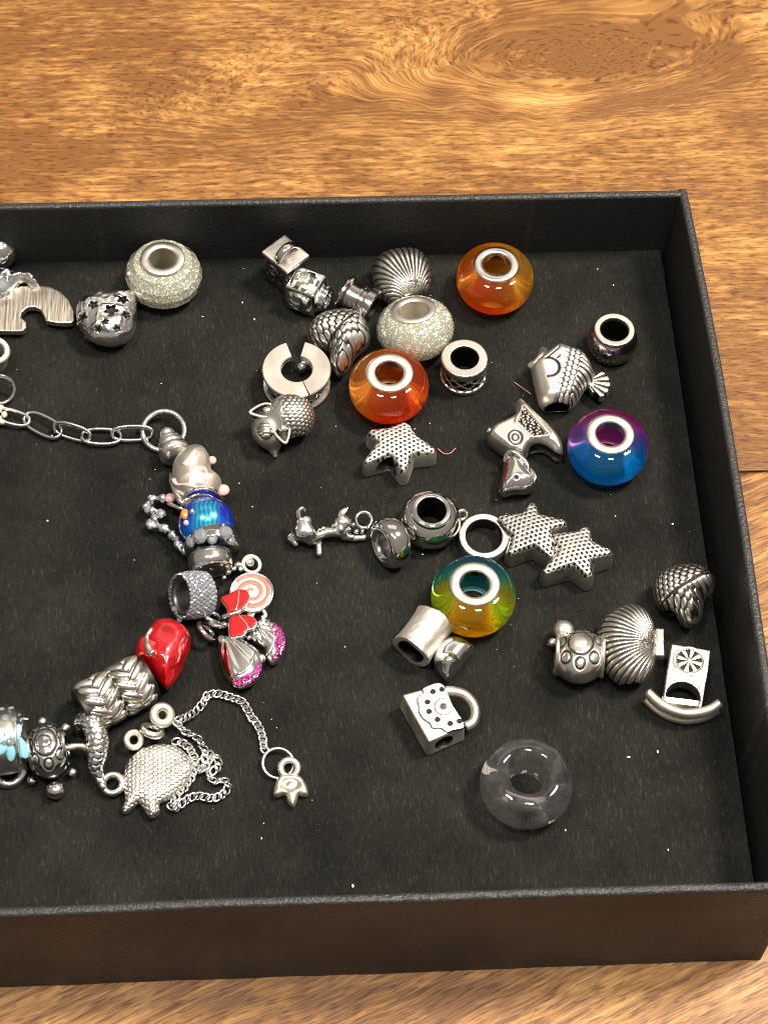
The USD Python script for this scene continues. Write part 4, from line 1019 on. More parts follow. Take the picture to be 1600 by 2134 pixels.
# small dog charm with jump ring
dz = lambda *p: c6(*p)
t = Thing('dog_charm', 'tiny shiny silver dachshund charm with upright tail and jump ring', 'charm', (*c6(330, 360, 0)[:2], 0))
def f(X):
    d = chain(X, [dz(190, 270, 4.0), dz(165, 345, 3.0), dz(215, 390, 2.2), dz(320, 350, 2.2), dz(430, 340, 2.6)], [0.85, 1.55, 1.0, 0.75, 1.0], 0.6)
    d = smin(d, cap(X, dz(160, 290, 3.8), dz(205, 350, 3.6), 1.15, 1.1), 0.5)
    d = smin(d, chain(X, [dz(215, 390, 2.2), dz(270, 420, 1.2), dz(272, 490, 0.8)], [0.9, 0.55, 0.6], 0.3), 0.3)
    d = smin(d, chain(X, [dz(120, 350, 2.0), dz(85, 390, 1.2), dz(115, 425, 0.9)], [0.8, 0.75, 0.6], 0.3), 0.3)
    d = smin(d, chain(X, [dz(440, 370, 1.8), dz(510, 390, 1.0), dz(570, 385, 0.8)], [0.8, 0.5, 0.6], 0.3), 0.3)
    return smin(d, chain(X, [dz(330, 340, 2.0), dz(300, 345, 1.3)], [0.8, 0.6], 0.3), 0.3)
lo, hi = around(dz(80, 200, 0), dz(580, 500, 0), dz(200, 300, 5), r=1.5); fitb(t, 'body', f, [lo[0], lo[1], 0.05], hi, 'chrome', 0.15)
t.part('tail', tube(smooth_open([dz(145, 260, 4.2), dz(132, 240, 4.9), dz(138, 205, 5.4), dz(160, 188, 5.6), dz(182, 205, 5.2)], 5), np.linspace(0.5, 0.28, 21), seg=10), 'chrome')
def f(X):
    d = smin(ell(X, dz(430, 285, 3.6), (1.5, 1.2, 1.2)), cap(X, dz(415, 330, 3.4), dz(405, 355, 3.0), 0.8, 0.55), 0.4)
    return smin(d, cap(X, dz(370, 310, 3.2), dz(360, 335, 2.6), 0.5, 0.35), 0.3)
fitb(t, 'head', f, *around(dz(360, 260, 2), dz(490, 350, 5), r=1.6), 'chrome', 0.14)
t.part('ear', tube(smooth_open([dz(410, 250, 4.4), dz(430, 215, 5.0), dz(465, 185, 5.4)], 5), [0.45, .5, .55, .58, .6, .58, .52, .45, .35, .2, .1], seg=10, flat=(1, 0.5)), 'satin')
t.part('jump_ring', tube(ringpath(dz(570, 268, 2.2), (0.2, -0.5, 0.9), 1.35, 36), 0.32, True, 10), 'chrome')
for k, (x, y, z) in enumerate(((500, 300, 3), (520, 345, 2.4), (560, 345, 1.8), (490, 380, 2.0), (275, 335, 3), (300, 325, 3.1), (600, 320, 1.6), (470, 330, 3.0))): t.part('collar_bead', ball(dz(x, y, z), 0.42, 2), 'chrome')

# kitten bead: tube body, cat head
a, b = d6(510, 740, 3.3), d6(780, 380, 3.3); ax = nrm(b - a); ctr = (a + b) / 2; L = np.linalg.norm(b - a) / 2
t = Thing('cat_bead', 'plain silver cat bead, tube body with a small eared head', 'bead', (*ctr[:2], 0))
Bc = np.array([ax, np.cross([0, 0, 1], ax), [0, 0, 1]])
def f(X):
    q = loc(X, ctr, Bc); r = np.hypot(q[:, 1], q[:, 2]); w = 0.25 * (q[:, 0] / L) ** 2
    d = np.maximum(r - 3.25 - w, np.abs(q[:, 0]) - L - 0.12 * np.cos(3 * np.arctan2(q[:, 2], q[:, 1]))) + 0.08 * (nz(X, 1.6, 3) - 0.5)
    return smax(d, 2.3 - r, 0.25)
fitb(t, 'body', f, *around(a, b, r=3.8), 'satin', 0.17, lambda X: 0.75 * (np.hypot(*loc(X, ctr, Bc)[:, 1:].T) < 2.45))
hp = Poly([d6(x, y, 2.8) for x, y in ((960, 575), (1090, 600), (1195, 675), (1190, 740), (1100, 850), (1015, 960), (930, 1045), (865, 1010), (790, 905), (762, 820), (800, 690), (870, 620))], 0.05)
fit(t, 'head', lambda X: np.maximum(smin(pillow(X, hp, 2.4, 2.4, 2.3), ell(X, d6(930, 850, 4.0), (1.3, 1.0, 1.3)), 0.7), 0.05 - X[:, 2]), hp, 0, 6, 'chrome', 0.16)
for x, y in ((928, 1005), (1165, 695)):
    cc = d6(x, y, 2.2); fitb(t, 'ear', lambda X: cap(X, cc, d6(x + (20 if x > 1000 else 0), y + (0 if x > 1000 else 25), 1.8), 0.75, 0.35), cc - 2, cc + 2, 'chrome', 0.14)
# handbag
ZB = 5.2
A, B, C, D = d6(415, 1205, ZB), d6(855, 1090, ZB), d6(1112, 1562, ZB), d6(712, 1735, ZB)
po = Poly([A, B, C, D], 0.25, spline=False); ctr = po.centre(); t = Thing('handbag_charm', 'silver handbag charm with scalloped flap and round handle', 'charm', (*ctr, 0))
flap = Poly([d6(x, y, ZB) for x, y in ((650, 1140), (648, 1195), (590, 1240), (585, 1300), (598, 1345), (600, 1410), (645, 1480), (715, 1530), (755, 1585), (845, 1588), (910, 1632), (985, 1612), (1108, 1562), (980, 1330), (855, 1092))], 0.1)
pits = [d6(x, y, ZB) for x, y in ((755, 1180), (855, 1155), (695, 1295), (712, 1402), (806, 1490), (948, 1535), (1050, 1508))]
axd = nrm((A - D) + (B - C)); hc = d6(890, 1770, 2.5)
hole = lambda X: box(X, hc - axd * 2, (6, 1.55, 1.55), 1.5, np.array([axd, np.cross([0, 0, 1], axd), [0, 0, 1]]))
def pit(X): return np.max([np.clip((0.46 - np.hypot(X[:, 0] - p[0], X[:, 1] - p[1])) / 0.1, 0, 1) for p in pits], 0) * (X[:, 2] > ZB - 0.8)
def f(X): return smax(smin(slab(X, po, 0.05, ZB - 0.25, 0.35, flare=0.05), 9 + 0 * X[:, 0], 0.1), -hole(X), 0.2)
fit(t, 'body', f, po, 0, ZB, 'satin', 0.16, lambda X: 0.7 * (hole(X) < 0.1) + 0.45 * np.exp(-(flap(X) / 0.16) ** 2) * (X[:, 2] > 4.5))
fl = lambda X: np.maximum(slab(X, flap, ZB - 0.5, ZB + 0.05, 0.12), 0) if False else slab(X, flap, ZB - 0.5, ZB + 0.05, 0.12) + 0.18 * pit(X)
fp = fit(t, 'flap', fl, flap, ZB - 0.6, ZB + 0.2, 'silver', 0.11, lambda X: 1.3 * pit(X) + 0.7 * (flap(X) > -0.12))
bt = d6(875, 1350, ZB + 0.1); t.part('button', lathe([(0.01, 0.15), (0.45, 0.1), (0.95, 0.05), (1.25, 0.12), (1.5, 0.05), (1.55, -0.2), (0.01, -0.2)], bt, (0, 0, 1), 48, False), 'silver', smooth=True, patina=np.repeat([0.2, 0.7, 0.2, 0, 0.5, 0.7, 0], 48))
t.part('clasp', lathe([(0.01, 0.55), (0.3, 0.5), (0.5, 0.2), (0.52, 0.0)], bt, (0, 0, 1), 24, False), 'silver', patina=np.repeat([0.8, 0.5, 0.1, 0.9], 24))
hp = [d6(900, 1175, 3.0), d6(990, 1180, 3.2), d6(1110, 1215, 3.3), d6(1200, 1310, 3.3), d6(1228, 1420, 3.3), d6(1200, 1520, 3.2), d6(1120, 1570, 3.0)]
t.part('handle', tube(smooth_open(hp, 8), 0.80, seg=14), 'satin')

# turtle beads (loose one, and its like on the bracelet)
def turtle(name, label, c, ax, up, s, mat, head_dir, medal_mat, feet, hd, tiny, group='turtle beads', long=1.3, ra=3.5):
    """ax: the hole's direction; up: where the shell's medallion faces."""
    ax, up = nrm(ax), nrm(up); c = np.array(c); side = np.cross(up, ax); t = Thing(name, label, 'bead', (c[0], c[1], 0), group)
    Bf = np.array([ax, side, up])
    cuts = [(0.0, 0.0, 1.45)] + [(2.35 * math.cos(a), 2.35 * math.sin(a), 0.62) for a in np.radians((20, 70, 120, 170, 220, 270, 320))]
    def g(X):
        q = loc(X, c, Bf) / s; r = np.zeros(len(X), np.float32)
        q = q / np.float32([1, long, 1]); th = np.arctan2(np.hypot(q[:, 0], q[:, 1]), q[:, 2]) * 2.6; ph = np.arctan2(q[:, 1], q[:, 0]); u, w = th * np.cos(ph), th * np.sin(ph)
        for a, b, R in cuts: r = np.maximum(r, np.exp(-((np.hypot(u - a, w - b) - R) / 0.13) ** 2))
        return r * (th < 4.2)
    def f(X):
        d = smax(ell(X, c, (ra * s, 3.6 * long * s, 3.5 * s), Bf) + 0.16 * g(X), -cyl(X, c, ax, 1.75 * s, 9, 0.1), 0.3)
        return np.maximum(d, 0.05 - X[:, 2])
    fitb(t, 'shell', f, c - 5.2 * s, c + 5.2 * s, mat, 0.15, lambda X: np.maximum(g(X), 0.8 * (cyl(X, c, ax, 1.75 * s, 9, 0.1) < 0.06)))
    t.part('medallion', lathe([(0.01, 0.3), (0.7 * s, 0.26), (1.15 * s, 0.1), (1.3 * s, -0.2)], c + up * 3.35 * s, up, 40, False), medal_mat, smooth=True)
    hc = c + hd
    fitb(t, 'head', lambda X: ell(X, hc, np.array([1.6, 1.5, 1.35]) * s), hc - 1.9, hc + 1.9, mat, 0.14)
    for o in ((-0.5, 0.35), (0.5, 0.35)): t.part('eye', ball(hc + np.array([o[0], -o[1] * 0.5, 0.85]) * s, 0.2, 1), 'gunmetal')
    for p in feet:
        p = np.array(p); q = p + (c - p) * min(0.4, 1.3 / np.linalg.norm(c - p)); t.part('foot', ball(0.6 * p + 0.4 * q, (0.72 * s, 0.72 * s, 0.66 * s), 2), mat)
    for k in (-1, 1): t.part('hole_rim', tube(ringpath(c + ax * k * (ra - 0.75) * s, ax, 2.45 * s, 40, long, side), 0.33 * s, True, 8), mat)
    for p in tiny: t.part('stud', ball(np.array(p), 0.3 * s, 2), mat)
    return t


c = c8(390, 760, 3.6)
turtle('turtle_bead', 'loose silver turtle bead left of the broad scallop shell', c, (1, -0.12, 0.05), (-0.06, 0.30, 0.95), 1.06, 'silver', None, 'satin',
       [c8(165, 640, 2.8), c8(205, 885, 1.4), c8(548, 862, 1.8), c8(390, 930, 1.2), c8(475, 608, 4.2)], c8(268, 555, 3.3) - c, [], ra=4.2)
c = d4(620, 1010, 3.7)
turtle('turtle_bead', 'shiny turtle bead threaded on the bracelet between blue flower bead and snake bail', c, (1, 0.15, 0.05), (-0.1, 0.0, 1), 1.0, 'chrome', None, 'chrome',
       [d4(540, 605, 3.2), d4(870, 680, 3.6), d4(385, 1440, 1.0), d4(960, 1320, 1.2)], d4(710, 1520, 1.4) - c, [])

# rocking chair
zt = 4.0
pl = Poly([c8(x, y, zt) for x, y in ((1090, 662), (1383, 710), (1368, 850), (1340, 1000), (1318, 1130), (1180, 1160), (1028, 1065), (1050, 900))], 0.15, spline=False); ctr = pl.centre()
t = Thing('rocking_chair_charm', 'silver rocking chair charm with a flower medallion on its back rest', 'charm', (*ctr, 0)); hc = c8(1175, 1065, zt)
hf = lambda X: np.hypot(X[:, 0] - hc[0], X[:, 1] - hc[1]) - 2.75
crack = lambda X: np.clip((meshkit.noise(X * [1.5, 1.5, .2], 8) - 0.42) * -9 + 0.1, 0, 1).astype(np.float32) * 0 + np.exp(-((meshkit.fbm(X * [0.8, 0.8, 0.1], 3, 8) - 0.5) / 0.012) ** 2).astype(np.float32)
fit(t, 'back_rest', lambda X: smax(slab(X, pl, zt - 2.4, zt, 0.2) + 0.07 * crack(X) * (X[:, 2] > zt - .4), -hf(X), 0.2), pl, zt - 2.5, zt + 0.2, 'satin', 0.14, lambda X: 0.6 * crack(X) * (X[:, 2] > zt - 0.4) + 0.6 * (hf(X) < 0.08))
mc = c8(1220, 795, zt)
def petal(X): a = np.arctan2(X[:, 1] - mc[1], X[:, 0] - mc[0]); r = np.hypot(X[:, 0] - mc[0], X[:, 1] - mc[1]); k = np.abs(np.mod(a * 8 / (2 * np.pi), 1) - 0.5) * 2; return np.clip((k - (1 - 0.42 * r / 1.6) * 0.93) / 0.08, 0, 1) * (r < 2.0) * (r > 0.45)
def fm(X):
    r = np.hypot(X[:, 0] - mc[0], X[:, 1] - mc[1]); d = np.maximum(r - 2.6, np.abs(X[:, 2] - zt) - 0.35)
    return d + 0.3 * np.clip(petal(X) + np.exp(-((r - 2.15) / 0.1) ** 2) * 0.5, 0, 1) * (X[:, 2] > zt) - 0.1 * (r < 0.4)
fitb(t, 'medallion', fm, mc - [2.9, 2.9, 0.5], mc + [2.9, 2.9, 0.7], 'silver', 0.10, lambda X: np.maximum(petal(X), 0.6 * np.exp(-((np.hypot(X[:, 0] - mc[0], X[:, 1] - mc[1]) - 2.15) / 0.14) ** 2)))
rk = smooth_open([c8(905, 1030, 3.2), c8(985, 1105, 3.2), c8(1080, 1160, 3.2), c8(1180, 1190, 3.2), c8(1290, 1185, 3.2), c8(1380, 1160, 3.2), c8(1450, 1115, 3.2)], 6)
t.part('rocker', tube(rk, 0.82, seg=10, flat=(1.0, 1.15)), 'cream')
rk2 = rk * [1, 1, 0] + [0, 0, 0.75]; t.part('rocker', tube(rk2, 0.7, seg=10), 'satin')
t.part('seat', (lambda b: (b.vertices @ rotz(-0.17) + np.array([*c8(1150, 1130, 1.6)[:2], 1.9]), b.faces))(trimesh.creation.box((6.2, 1.0, 2.4))), 'satin', smooth=False)

# bead with star cut-outs
po = Poly([cA(x, y, 3.4) for x, y in ((528, 770), (565, 700), (650, 655), (760, 640), (870, 640), (940, 655), (952, 780), (930, 900), (860, 965), (745, 990), (625, 960), (555, 880))], 0.2); ctr = po.centre()
t = Thing('star_bead', 'bright silver bead with star shaped cut outs left of the clustered charms', 'bead', (*ctr, 0))
stars = [(cA(775, 760, 6), 1.05, 0.2), (cA(650, 725, 6), 0.8, 0.5), (cA(855, 685, 6), 0.85, 0.1), (cA(575, 810, 5), 0.8, 0.3), (cA(735, 855, 5), 0.6, 0.9), (cA(880, 800, 5), 0.7, 0.4), (cA(690, 905, 4), 0.6, 0.1), (cA(820, 905, 4), 0.6, 0.6)]
def stf(X):
    m = np.zeros(len(X), np.float32)
    for p, R, a0 in stars:
        R = R * 1.35
        q = X - np.float32(p); a = np.arctan2(q[:, 1] * 1.1 + 0.4 * q[:, 2], q[:, 0]) + a0; k = np.abs(np.mod(a * 5 / (2 * np.pi), 1) - 0.5) * 2
        m = np.maximum(m, np.clip((R * (0.5 + 0.5 * k) - np.hypot(q[:, 0], q[:, 1] * 1.1 + 0.4 * q[:, 2])) / 0.1, 0, 1) * (X[:, 2] > 2.2))
    return m
fit(t, 'body', lambda X: np.maximum(pillow(X, po, 3.5, 3.6, 3.6) + 0.6 * stf(X) + 0.9 * np.abs(nz(X, 0.55, 3) - 0.5) + 0.2 * (nz(X, 1.4, 5) - 0.5), 0.05 - X[:, 2]), po, 0, 7.4, 'chrome', 0.14, lambda X: 0.75 * stf(X))
for x, y, z in ((780, 640, 6.0), (870, 640, 5.6), (620, 670, 5.5), (930, 870, 3.0), (905, 920, 2.0), (545, 850, 3), (600, 940, 1.8), (700, 965, 1.8), (880, 950, 1.8)): t.part('stud', ball(cA(x, y, z), 0.42, 2), 'chrome')

# flat brushed charm, cut by the left edge
po = Poly([e1(x, y, 2.2) for x, y in ((-160, 1020), (0, 1035), (130, 955), (280, 905), (420, 895), (500, 880), (700, 912), (830, 970), (950, 1085), (1025, 1250), (1030, 1380), (1000, 1412), (880, 1418), (740, 1405), (640, 1382), (600, 1290), (560, 1225), (480, 1190), (380, 1200), (305, 1265), (285, 1335), (360, 1400), (362, 1470), (320, 1528), (150, 1532), (-160, 1520))], 0.0, spline=False)
ctr = po.centre(); t = Thing('flat_charm', 'flat brushed silver charm with a round notch, cut off by left edge', 'charm', (*ctr, 0))
fit(t, 'plate', lambda X: slab(X, po, 0.9, 2.2, 0.18), po, 0.8, 2.4, 'brushed', 0.16)
o2 = Poly([e1(x, y, 3.6) for x, y in ((-160, 640), (60, 645), (240, 690), (400, 700), (500, 745), (530, 850), (430, 860), (300, 800), (190, 870), (130, 965), (0, 1010), (-160, 1010))], 0.1)
fit(t, 'raised_ornament', lambda X: np.maximum(pillow(X, o2, 2.4, 2.2, 1.6) + 0.9 * (nz(X, 0.75, 4) - 0.5) + 0.35 * (nz(X, 1.9, 6) - 0.5), 0.05 - X[:, 2]), o2, 0, 5.2, 'chrome', 0.14)
t.part('rhinestone', gem(e1(20, 900, 4.6), (0.1, -0.3, 1), 1.5, 10), 'gem', smooth=False)

c = P(2, 522, 3.2); t = Thing('holed_ball_bead', 'shiny silver ball bead with a hole at the upper left edge', 'bead', (c[0], c[1], 0))
hx = nrm((-0.75, 0.2, 0.65))
fitb(t, 'body', lambda X: np.maximum(smax(sph(X, c, 3.15), -cyl(X, c + hx * 3, hx, 1.25, 4, 0.1), 0.25) + 0.12 * (nz(X, 0.8) - 0.5), -9), c - 3.5, c + 3.5, 'chrome', 0.16)
c = P(-14, 742, 2.4); t = Thing('rim_bead', 'small rimmed silver bead at the left edge below the flat charm', 'bead', (c[0], c[1], 0))
t.part('body', lathe([(1.7, -2.3), (2.3, -2.3), (2.6, -1.8), (2.6, 1.3), (2.75, 1.8), (2.75, 2.2), (2.5, 2.4), (1.9, 2.4), (1.7, 2.2)], c, (0.25, -0.1, 1), 48), 'satin', smooth=35)

# ------------------------------------------------------------------ the bracelet: chain, end ring, cap
br = Thing('bracelet_chain', 'silver oval link bracelet chain with a large end ring and ribbed end cap', 'bracelet', (*P(170, 900)[:2], 0))
def link(a, b, w, roll, r=0.33, flat=1.35):
    """An oval link from a to b, w wide, turned about its length by roll."""
    c = (a + b) / 2; L = np.linalg.norm(b - a) / 2; ax = nrm(b - a); sd = nrm(np.cross([0, 0, 1], ax)); up = np.cross(ax, sd); s = sd * math.cos(roll) + up * math.sin(roll)
    n = 44; th = np.linspace(0, 2 * np.pi, n, endpoint=False)
    x = np.sign(np.cos(th)) * np.abs(np.cos(th)) ** 0.8 * L; y = np.sign(np.sin(th)) * np.abs(np.sin(th)) ** 0.75 * w / 2
    return tube(c + x[:, None] * ax + y[:, None] * s, r, True, 10, flat=(1, flat))
for (x0, y0, x1, y1, w, roll, z) in ((-16, 858, 61, 880, 2.6, 0.1, 1.2), (53, 868, 126, 905, 3.2, 0.25, 1.1), (113, 889, 188, 911, 2.6, 0.95, 1.5), (171, 909, 252, 911, 3.2, -0.05, 0.9), (233, 905, 318, 902, 2.6, 0.95, 1.6)):
    br.part('link', link(P(x0, y0, z), P(x1, y1, z), w, roll), 'chrome')
br.part('link', tube(ringpath(P(0, 812, 2.6), (0.25, -0.75, 0.6), 2.5, 40), 0.38, True, 10), 'chrome')
br.part('link_knot', join([ball(P(2 + 7 * math.cos(k * 1.3), 864 + 16 * math.sin(k * 1.9), 1.5 + 0.5 * math.sin(k)), 0.55, 2) for k in range(9)]), 'cream')
br.part('end_ring', tube(ringpath(P(341, 898, 1.5), (-0.05, -0.25, 1), 3.62, 64), 0.55, True, 14), 'chrome')
a, b = P(348, 903, 2.4), P(372, 962, 3.3); ax = nrm(b - a)
pr = [(0.01, -0.8), (0.8, -0.7), (1.25, -0.2), (1.3, 0.3), (1.0, 0.8), (1.1, 1.1), (1.75, 1.3), (1.8, 1.8), (1.5, 2.0), (1.75, 2.2), (2.25, 2.4), (2.3, 3.0), (1.95, 3.2), (2.3, 3.5), (2.75, 4.0), (2.8, 5.0), (2.2, 5.6), (0.01, 5.7)]
br.part('end_cap', lathe(pr, a, ax, 56, False), 'chrome', smooth=50)

# beads on the bracelet, from the end cap down
po = Poly([d1(x, y, 4.2) for x, y in ((350, 640), (365, 560), (430, 480), (540, 425), (650, 440), (700, 520), (715, 630), (800, 715), (795, 815), (740, 880), (620, 905), (500, 925), (420, 880), (350, 800))], 0.3); ctr = po.centre()
t = Thing('enamel_bead', 'satin silver bracelet bead with raised pale pink enamel swirls', 'bead', (*ctr, 0))
lines = [[(470, 575), (530, 480), (560, 455)], [(600, 600), (650, 610), (672, 690), (640, 780)], [(672, 690), (690, 770), (725, 790)], [(372, 700), (400, 745), (470, 745), (565, 755)], [(545, 760), (548, 810)], [(560, 455), (600, 490)], [(545, 590), (600, 600)]]
paths = [smooth_open([d1(x, y, 0) for x, y in l], 6) if False else [(x, y) for x, y in l] for l in lines]
fb = lambda X: np.maximum(pillow(X, po, 4.1, 4.1, 3.6) + 0.22 * (nz(X, 0.45, 12) - 0.5), 0.05 - X[:, 2])
fit(t, 'body', fb, po, 0, 8.4, 'satin', 0.17)
for l in lines: pth = on_line(d1, l, fb) - [0, 0, 0.05]; t.part('enamel_swirl', tube(pth, 0.42 + 0.16 * np.cos(np.linspace(0, 6, len(pth))), seg=10, flat=(1.1, 0.4)), 'pink')
for x, y, r in ((718, 530, 0.8), (825, 805, 1.05), (330, 880, 0.9)): 
    p = raise_to(d1, min(x, 790), y, fb) if x < 800 else d1(x, y, 3.6); t.part('enamel_spot', ball(p, (r, r, 0.5 * r + .2), 2), 'pink')
t.part('collar', tube(smooth_open([d1(330, 640, 2.0), d1(345, 740, 4.5), d1(395, 860, 5.2), d1(460, 930, 5.0), d1(600, 900, 5.6), d1(740, 890, 4.6), d1(820, 895, 3.0)], 6), 0.5, seg=10), 'chrome')
# second collar ring below
a = d1(620, 925, 3.8); t.part('collar', lathe(ringprof(2.2, 3.6, 0.45, 0.3), a, nrm((0.12, -0.9, 0.25)), 48), 'chrome', smooth=40)

c = d1(665, 1110, 4.3); sd = c; axb = nrm((0.10, -0.95, 0.1))
t = Thing('blue_bead', 'bright blue enamel bracelet bead in a crystal studded silver cup', 'bead', (c[0], c[1], 0))
fbl = lambda X: smax(ell(X, sd, (4.7, 4.4, 4.3)), -cyl(X, sd, axb, 1.6, 9, 0.1), 0.2)
v, f, _ = surf(fbl, sd - 5, sd + 5, 0.17)
q = v - sd; band = np.clip((np.abs(q[:, 0] - 0.1) - 1.7) / 0.8, 0, 1); ln = 0.5 + 0.5 * np.sin(q[:, 0] * 8.5 + 0.9 * np.sin(q[:, 1] * 2.2))
teal = np.array([0.01, 0.34, 0.62])[None] * (0.35 + 0.65 * ln[:, None]); deep = np.array([[0.004, 0.02, 0.34]]); mid = np.array([[0.0, 0.13, 0.62]])
fr = np.clip((-q[:, 1] - 0.5) / 2, 0, 1)[:, None]; tint = (1 - band[:, None]) * ((1 - fr) * teal * 0.8 + fr * teal) + band[:, None] * ((1 - fr) * deep + fr * mid)
tint = np.where((q[:, 1] > 2.2)[:, None], deep, tint)
t.part('enamel_ball', (v, f), 'blue', tint=tint)
for x, y, m in ((468, 1030, 'orange'), (535, 1005, 'chrome'), (480, 1110, 'pink')): t.part('spot', ball(raise_to(d1, x, y, fbl), (0.75, 1.0, 0.6) if m == 'orange' else 0.5, 2), m)
cupc = d1(720, 1330, 3.6)
def fcup(X):
    q = loc(X, cupc, basis(axb)); a = np.arctan2(q[:, 1], q[:, 0]); r = np.hypot(q[:, 0], q[:, 1]); top = 2.0 + 1.0 * np.abs(np.cos(a * 2.5 + 0.5))
    d = np.maximum(np.abs(r - 4.0 + 0.25 * np.abs(q[:, 2])) - 0.75, np.maximum(-q[:, 2] - top, q[:, 2] - 1.1)); return np.maximum(d, 0.05 - X[:, 2])
fitb(t, 'cup', fcup, cupc - [5.4, 5, 3.6], cupc + [5.4, 5, 5.4], 'chrome', 0.15)
for x, y, r in ((608, 1232, 1.35), (850, 1195, 1.3), (720, 1260, 0.9), (520, 1290, 0.9), (900, 1270, 0.8), (880, 1340, 0.6)):
    p = raise_to(d1, x, y, fcup); t.part('rhinestone', gem(p + [0, -0.1, 0.1], nrm(p - cupc + [0, -0.5, 0.8]), r), 'gem', smooth=False)

c = d1(702, 1470, 3.7); t = Thing('spacer_bead', 'plain polished spacer ring threaded under the blue enamel bead', 'bead', (c[0], c[1], 0))
t.part('body', lathe(rounded([(0.4, -1.3), (3.0, -1.55), (3.65, -0.9), (3.75, 0), (3.65, 0.9), (3.0, 1.55), (0.4, 1.3)], 4), c, nrm((0.14, -0.98, -0.12)), 72), 'chrome')
t.part('edge_ring', tube(ringpath(c + 1.45 * nrm((0.14, -0.98, -0.12)), (0.14, -0.98, -0.12), 3.0, 60), 0.22, True, 8), 'chrome')

# crystal dangle hanging left of the bracelet
t = Thing('crystal_dangle', 'crystal encrusted silver dangle hanging left of the blue bead', 'charm', (*d1(190, 1040)[:2], 0))
pth = smooth_open([d1(300, 890, 3.0), d1(200, 880, 2.6), d1(125, 925, 2.2), d1(110, 990, 2.0), d1(190, 1000, 2.2), d1(250, 1030, 2.0), d1(190, 1080, 1.8), d1(150, 1135, 1.6), d1(250, 1150, 1.8), d1(330, 1195, 2.0), d1(385, 1255, 2.2), d1(420, 1340, 2.4), d1(500, 1390, 2.6)], 5)
t.part('frame', tube(pth, 0.62 + 0.25 * np.sin(np.arange(len(pth)) * 1.1), seg=10), 'chrome')
t.part('bar', tube(smooth_open([d1(310, 925, 3.2), d1(400, 965, 3.4), d1(470, 985, 3.4)], 4), 0.4, seg=10), 'chrome')
rng = np.random.default_rng(21)
for k in range(46):
    p = pth[rng.integers(0, len(pth))]; n = nrm(rng.normal(0, 1, 3) * [1, 1, 0.5] + [0, -0.3, 0.9]); t.part('rhinestone', gem(p + n * 0.62, n, rng.uniform(0.35, 0.62), 6), 'gem', smooth=False)

# pave hoop
c = d2(540, 490, 4.1); axh = nrm((-0.80, -0.30, 0.42)); Bh = basis(axh)
t = Thing('crystal_hoop_bead', 'wide hoop bead covered in tiny crystals, above the red heart', 'bead', (c[0], c[1], 0))
t.part('band', lathe(rounded([(2.6, -1.9), (3.5, -2.0), (3.75, 0), (3.5, 2.0), (2.6, 1.9), (2.45, 0)], 4), c, axh, 72), 'gunmetal', patina=np.repeat([0.5] * 24, 72))
ms = []
for k in range(9):
    z = -2.2 + 0.55 * k; m = 30
    for j in range(m):
        a = (j + 0.5 * (k % 2)) / m * 2 * np.pi; R = 3.55 + 0.25 * (1 - (z / 2.2) ** 2); d = math.cos(a) * Bh[0] + math.sin(a) * Bh[1]
        ms.append(gem(c + R * d + z * axh, nrm(d + 0.35 * np.sin([k * 7.1 + j * 3.3, k * 2.7 + j * 5.1, k + j * 8.3])), 0.42, 6))
t.part('rhinestone_rows', join(ms), 'gem', smooth=False, kind='stuff')
for x, y, z in ((400, 650, 2.2), (440, 690, 2.4), (370, 620, 2.5), (420, 720, 2.0)): t.part('rhinestone', gem(d2(x, y, z), (-0.2, -0.4, 0.9), 0.55, 6), 'gem', smooth=False)
t.part('hanging_loop', tube(ringpath(d2(720, 690, 2.6), (0.5, 0.5, 0.7), 1.55, 36), 0.42, True, 10), 'chrome')
t.part('hanging_loop', tube(ringpath(d2(670, 830, 2.3), (0.75, 0.45, 0.55), 1.75, 36), 0.48, True, 10), 'chrome')

# lollipop
zl = 3.2; lc = d2(1085, 465, zl)
t = Thing('lollipop_charm', 'pink and ivory swirled lollipop charm behind the red bow', 'charm', (lc[0], lc[1], 0))
t.part('disc', lathe([(0.01, -0.9), (3.45, -0.9), (3.6, -0.7), (3.6, -0.1), (3.45, 0), (0.01, 0)], lc, (0, -0.06, 1), 72), 'cream', smooth=35)
for m, o, w in (('rose', 0.0, 0.36), ('ivory', np.pi, 0.30)):
    th = np.linspace(0.9, 18, 200); r = 0.22 + th * 0.205; keep = r < 3.3; th, r = th[keep], r[keep]
    t.part('swirl', tube(np.stack([lc[0] + r * np.cos(th + o), lc[1] + r * np.sin(th + o), np.full(len(th), zl + 0.02) - 0.06 * r * np.sin(th + o) * -1], 1), w * (0.55 + 0.45 * np.clip(r / 2, 0, 1)), seg=8, flat=(1, 0.35)), m)
t.part('rim', tube(ringpath(lc, (0, -0.06, 1), 3.5, 72), 0.22, True, 8), 'chrome')
t.part('ring', tube(ringpath(d2(1085, 205, 2.6), (0.3, -0.2, 0.9), 1.45, 40), 0.32, True, 10), 'cream')
for x, y, z, r in ((1065, 190, 2.4, 0.85), (960, 215, 2.6, 0.75), (985, 255, 2.4, 0.5), (920, 250, 2.6, 0.5), (870, 280, 2.8, 0.55), (830, 330, 2.6, .5)): t.part('bobble', ball(d2(x, y, z), r, 2), 'chrome')
t.part('curl', tube(smooth_open([d2(1040, 640, 2.0), d2(1080, 690, 2.2), d2(1115, 640, 2.4), d2(1150, 625, 2.4), d2(1190, 630, 2.4), d2(1215, 680, 2.2), d2(1180, 700, 2.0)], 6), 0.3, seg=10), 'cream')

